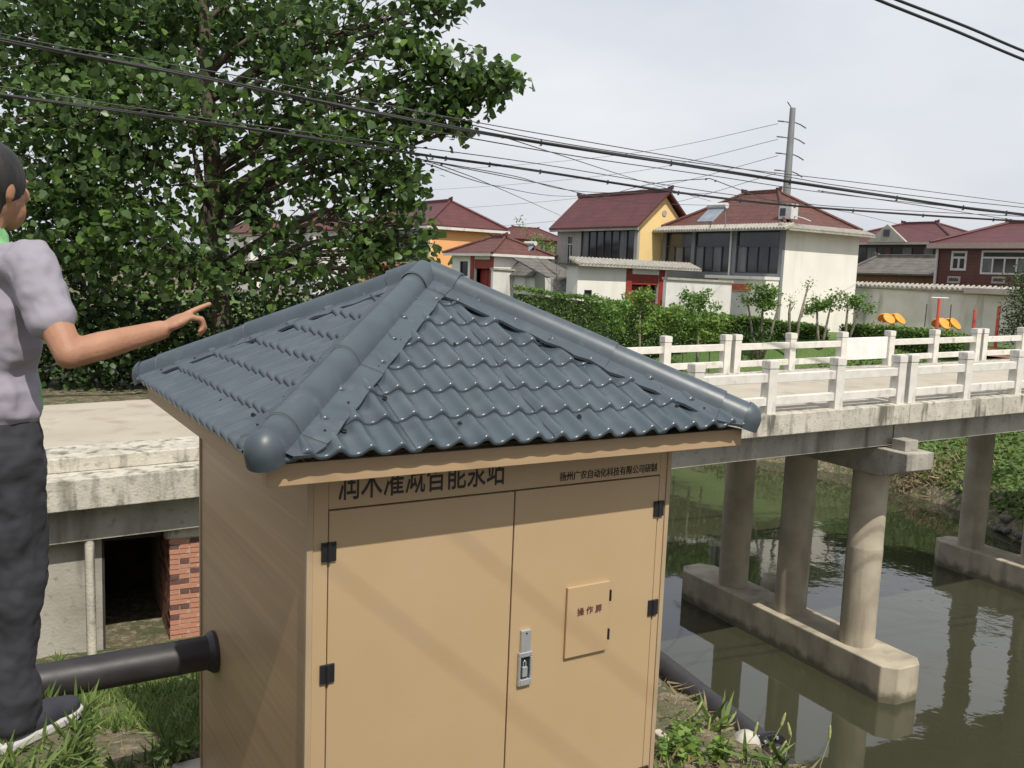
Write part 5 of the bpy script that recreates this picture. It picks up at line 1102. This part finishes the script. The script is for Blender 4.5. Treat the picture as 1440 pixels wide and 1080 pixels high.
WR_ = [([(560, 176, 16), (800, 218, 19), (1000, 247, 23), (1200, 276, 28), (1480, 305, 36)], 'thin wire just under the thickest cable bundle'),
       ([(585, 222, 17), (640, 240, 22), (700, 264, 30), (788, 303, 57)], 'thin wire dropping to the yellow house eave'),
       ([(590, 224, 17), (720, 247, 23), (830, 270, 32), (1000, 272, 50)], 'thin wire running to the white house roof'),
       ([(600, 230, 17), (700, 262, 26), (800, 276, 40), (905, 270, 60)], 'thin wire sagging before the yellow roof'),
       ([(700, 190, 17), (800, 222, 24), (900, 254, 34), (1000, 283, 50)], 'slanting wire joining the two cable bundles'),
       ([(610, 228, 17), (760, 258, 24), (900, 285, 34), (1080, 290, 50)], 'lowest thin wire before the yellow roof'),
       ([(998, 251, 22), (900, 262, 30), (830, 283, 57)], 'short wire to the yellow house ridge'),
       ([(998, 251, 22), (1100, 285, 34), (1200, 300, 48), (1320, 330, 60)], 'thin wire crossing before the white house roof'),
       ([(560, 150, 16), (760, 196, 19), (1000, 232, 23), (1250, 262, 28), (1480, 292, 34)], 'fine wire just above the thickest cable bundle'),
       ([(1150, 268, 30), (1300, 290, 40), (1480, 318, 52)], 'thin wire before the maroon roofs')]
for k, lb in WR_: cable_thing('overhead_wire', lb, k, .011 if k[0][2] < 25 else .016, m='wire', grp='thin wires over the canal')
for k, lb in (([(500, -360, 6.6), (1000, -105, 8.3), (1170, -30, 9), (1235, 0, 9.2), (1340, 42, 9.8), (1440, 84, 10.4), (1560, 130, 11.2), (2200, 290, 16)], 'black cable crossing the sky corner, lower of two'), ([(500, -370, 7), (1000, -110, 8.8), (1180, -32, 9.6), (1262, 0, 9.8), (1360, 38, 10.3), (1440, 72, 10.8), (1560, 118, 11.6), (2200, 285, 16.5)], 'black cable crossing the sky corner, upper of two')):
    cable_thing('overhead_cable', lb, k, .015, grp='cables at the sky corner')
for i, py in enumerate((172, 194, 217, 241)):
    z0 = at(1094, py+2, 112)
    cable_thing('power_line', 'fine power line running from the steel pole, %s' % ('topmost', 'second from the top', 'third from the top', 'lowest')[i], [(1094, py+2, 112), (900, py+42+4*i, 150), (700, py+62+5*i, 200), (480, py+75+5*i, 260)], .03, m='wire', grp='power lines of the steel pole')
# cables overhead behind the viewer whose shadows cross the doors
def fplane(px, py): v = ray(px, py); return v*(A0.dot(cn)/v.dot(cn))
for (a, b_), lb in ((((655, 752), (910, 965)), 'telephone cable passing high over the viewer, casting a stripe on the doors'), (((475, 795), (700, 975)), 'second telephone cable high over the viewer, beside the first')):
    P1, P2 = fplane(*a), fplane(*b_); N1 = (P2-P1).cross(SUN); h = N1.cross(Vector((0, 0, 1))).normalized(); c = (P1+P2)*.5 + SUN*7.5
    t = thing('overhead_cable', lb, 'cable', c, 0, 'cables over the viewer'); mb = MB(); mb.tube([-h*14, -h*7, Vector((0, 0, -.03)), h*7, h*14], .0048, 8); mb.build('cable', M['cable'], t)
# ---------------------------------------------------------------- the person on the bank, pointing at the roof
M['skin'] = mat('tanned_skin', (.37, .19, .115), (.31, .15, .088), rough=.62, scale=14, bump=.35, bscale=70, bdist=.004)
M['hair'] = mat('black_hair', (.012, .011, .010), (.025, .022, .02), rough=.5, scale=30, stretch=(1, 1, .15), bump=.6, bscale=60, bstretch=(1, 1, .1))
M['trouser'] = mat('dark_trousers', (.018, .018, .022), (.03, .03, .036), rough=.85, scale=8, bump=.35, bscale=9, bdist=.02)
M['shoe'] = mat('dark_canvas_shoe', (.022, .022, .03), (.035, .034, .045), rough=.8, scale=14)
M['sole'] = mat('white_shoe_sole', (.55, .52, .48), rough=.7)
ms_ = mat('green_and_grey_shirt', (.16, .36, .15), (.19, .40, .18), rough=.85, scale=8, bump=.35, bscale=8, bdist=.02)
nt = ms_.node_tree; b = nt.nodes['Principled BSDF']; src = b.inputs['Base Color'].links[0].from_socket
tc = node(nt, 'ShaderNodeTexCoord'); sx_ = node(nt, 'ShaderNodeSeparateXYZ'); cr_ = node(nt, 'ShaderNodeValToRGB'); mm = node(nt, 'ShaderNodeMixRGB')
ad = node(nt, 'ShaderNodeMath', operation='ADD'); ad.inputs[1].default_value = .5
nt.links.new(tc.outputs['Object'], sx_.inputs[0]); nt.links.new(sx_.outputs['Y'], ad.inputs[0]); nt.links.new(ad.outputs[0], cr_.inputs[0]); cr_.color_ramp.interpolation = 'CONSTANT'; cr_.color_ramp.elements[0].color = (1, 1, 1, 1); cr_.color_ramp.elements[1].color = (0, 0, 0, 1); cr_.color_ramp.elements[1].position = .375
nt.links.new(cr_.outputs[0], mm.inputs[0]); nt.links.new(src, mm.inputs[1]); mm.inputs[2].default_value = (.26, .24, .28, 1); nt.links.new(mm.outputs[0], b.inputs['Base Color'])
M['shirt'] = ms_
PB0 = Vector((-1.50, 2.56, ZP)); PRZ = math.radians(66)
PE = thing('person', 'person with dark hair in green and grey shirt pointing at the roof', 'person', PB0, PRZ)
Tl = (Matrix.Translation(PB0) @ Matrix.Rotation(PRZ, 4, 'Z')).inverted()
def loc(px, py, d): return Tl @ at(px, py, d)
def caps(mb, chain):                                 # tapered limb through (point, radius)
    for (a, ra), (b_, rb) in zip(chain[:-1], chain[1:]):
        a, b_ = Vector(a), Vector(b_); n = max(2, int((b_-a).length/.02)); mb.tube([a.lerp(b_, i/n) for i in range(n+1)], [ra+(rb-ra)*i/n for i in range(n+1)], 14)
    for p, r in chain: mb.ell(p, r, r, r, 14, 10)
FT = bpy.data.textures.new('folds', 'CLOUDS'); FT.noise_scale = .09; FT.noise_depth = 2
def skinned(mb, name, m, parent, vox=.008, smooth=6, fold=0):
    o = mb.build('tmp', None); md = o.modifiers.new('r', 'REMESH'); md.mode = 'VOXEL'; md.voxel_size = vox; ms = o.modifiers.new('s', 'SMOOTH'); ms.factor = .5; ms.iterations = smooth
    if fold: dp = o.modifiers.new('d', 'DISPLACE'); dp.texture = FT; dp.texture_coords = 'LOCAL'; dp.strength = fold; dp.mid_level = .5
    dg = bpy.context.evaluated_depsgraph_get(); dg.update(); me = bpy.data.meshes.new_from_object(o.evaluated_get(dg)); COL.objects.unlink(o); bpy.data.objects.remove(o)
    me.materials.clear(); me.materials.append(m); me.polygons.foreach_set('use_smooth', [True]*len(me.polygons)); me.name = name; return mobj(name, me, parent)
shR, shL = Vector((.0, -.185, 1.395)), Vector((0, .185, 1.395))
elR = loc(112, 528, 2.36); wrR = elR + (loc(240, 470, 2.42)-elR).normalized()*.255
fd = (loc(330, 428, 2.5)-wrR).normalized()
elR = shR + (elR-shR).normalized()*.30; wrR = elR + (loc(235, 462, 2.6)-elR).normalized()*.265; fd = (loc(340, 405, 2.75)-wrR).normalized()
elL = Vector((-.05, .25, 1.11)); wrL = Vector((.04, .255, .87))
HC = Vector((.035, 0, 1.605))
body_ = MB()
body_.ell((0, 0, 1.0), .09, .13, .14); body_.ell((0, 0, 1.25), .085, .135, .18); body_.ell((0, 0, 1.36), .06, .15, .07)
caps(body_, [((-.005, 0, 1.36), .05), ((-.002, 0, 1.44), .052), ((.012, 0, 1.52), .056)])
Mh = Matrix.Rotation(.1, 3, 'Y')
body_.ell(HC, .095, .075, .122, 20, 16, Mh); body_.ell(HC+Vector((.05, 0, -.06)), .05, .05, .06, 14, 10)
body_.ell(HC+Vector((.1, 0, -.015)), .024, .014, .026, 10, 8); body_.ell(HC+Vector((.088, 0, -.062)), .014, .026, .012, 10, 8)
for s in (-1, 1): body_.ell(HC+Vector((.0, .078*s, -.01)), .018, .01, .032, 10, 8); body_.ell(HC+Vector((.082, .03*s, .022)), .012, .018, .008, 10, 8)
for s, sh2, e_, w_ in ((-1, shR, elR, wrR), (1, shL, elL, wrL)): caps(body_, [(sh2, .052), (sh2.lerp(e_, .5), .046), (e_, .039), (e_.lerp(w_, .35), .039), (w_, .028)])
for s in (-1, 1): caps(body_, [((0, .08*s, .88), .06), ((.01, .1*s, .5), .05), ((-.015, .1*s, .36), .055), ((-.02, .105*s, .09), .038)])
def hand(mb, w_, fd, palm_n, curls, side):
    fd = fd.normalized(); pn = (palm_n - fd*palm_n.dot(fd)).normalized(); sd = fd.cross(pn)*side
    T = Matrix((sd, fd, pn)).transposed()
    mb.ell(w_+fd*.05, .042, .055, .018, 14, 10, T)
    for i, (o, l) in enumerate(((.03, .072), (.011, .08), (-.009, .074), (-.028, .06))):
        p = w_+fd*.085+sd*o; c = curls[i]; d = fd.copy(); chain = [(p, .0095)]
        for j, f in enumerate((.45, .3, .25)):
            a = c*(j+.6)*.75; q = chain[-1][0]+(fd*math.cos(a)-pn*math.sin(a)).normalized()*l*f*1.25; chain.append((q, .009-.001*j))
        caps(mb, chain)
    p = w_+fd*.025+sd*.035; q = p+(fd*.75+sd*.6-pn*.2).normalized()*.042; caps(mb, [(p, .013), (q, .0115), (q+(fd*.95+sd*.1-pn*.35).normalized()*.035, .009)])
hand(body_, wrR, fd, Vector((0, 0, 1)), (.05, 1.35, 1.4, 1.45), -1); hand(body_, wrL, Vector((.25, .02, -1)), Vector((0, 1, 0)), (.45, .5, .55, .6), 1)
skinned(body_, 'body', M['skin'], PE, .005, 3)
sh_ = MB(); sh_.ell((0, 0, 1.01), .135, .185, .17); sh_.ell((0, 0, 1.22), .135, .19, .24); sh_.ell((0, 0, 1.36), .1, .19, .095); caps(sh_, [((-.005, 0, 1.40), .075), ((.004, 0, 1.46), .068)])
caps(sh_, [((0, -.09, 1.38), .075), (shR, .072), (shR.lerp(elR, .62), .062)]); caps(sh_, [((0, .09, 1.38), .075), (shL, .072), (shL.lerp(elL, .62), .062)])
skinned(sh_, 'shirt', M['shirt'], PE, .009, 5, .035)
tr = MB(); tr.ell((0, 0, .93), .13, .172, .14)
for s in (-1, 1): caps(tr, [((0, .085*s, .9), .1), ((.008, .1*s, .5), .078), ((-.01, .1*s, .34), .073), ((-.015, .105*s, .085), .066)])
skinned(tr, 'trousers', M['trouser'], PE, .009, 4, .04)
hr = MB(); hr.ell(HC+Vector((-.012, 0, .022)), .106, .089, .112, 20, 16, Mh); hr.ell(HC+Vector((-.045, 0, -.035)), .07, .078, .085, 16, 12)
h_ = skinned(hr, 'hair', M['hair'], PE, .009, 3)
for s in (-1, 1):
    y = .108*s; sm_ = MB(); sm_.ell((-.02, y, .075), .062, .045, .05); sm_.ell((.06, y, .05), .11, .046, .045); sm_.ell((.14, y, .042), .065, .044, .034)
    sh2 = skinned(sm_, 'shoe', M['shoe'], PE, .008, 4)
    so_ = MB(); so_.prism([(-.085, y-.03), (-.05, y-.046), (.08, y-.048), (.16, y-.046), (.2, y-.025), (.21, y), (.2, y+.025), (.16, y+.046), (.08, y+.048), (-.05, y+.046), (-.085, y+.03)], .003, .03); so_.build('sole', M['sole'], sh2, bevel=.006)

# tufts along the lip of the earth bank under the person
n_ = 5200; X = np.stack([RNG.uniform(-3.2, -1.16, n_), RNG.uniform(2.2, 2.9, n_)], -1); k = (X[:, 1] < 2.74+(-1.30-X[:, 0])*.11) & ((X[:, 0] < -1.24+(2.25-X[:, 1])*.17))
X = X[k]; k = (np.hypot(X[:, 0]+1.47, X[:, 1]-2.6) > .15) | (RNG.uniform(0, 1, len(X)) < .1); X = X[k]
P = np.stack([X[:, 0], X[:, 1], np.full(len(X), ZP-.005)], -1); ns_ = 1500; ty = RNG.uniform(0, 1, ns_); P = np.concatenate([P, np.stack([-1.215-.085*ty, 2.25+.47*ty, ZP-RNG.uniform(0, .45, ns_)], -1), np.stack([-1.3-RNG.uniform(0, 1.1, ns_), np.full(ns_, 2.74), ZP-RNG.uniform(0, .1, ns_)], -1)]); c0 = P.mean(0); o = mobj('grass', leaf_mesh('grass', P-c0, .07, M['grass'], RNG, 'blade', up=0, hang=-.9, smin=.4, smax=1.5), None, c0); tag(o, 'short grass on the earth bank around the shoes', 'grass', kind='stuff')
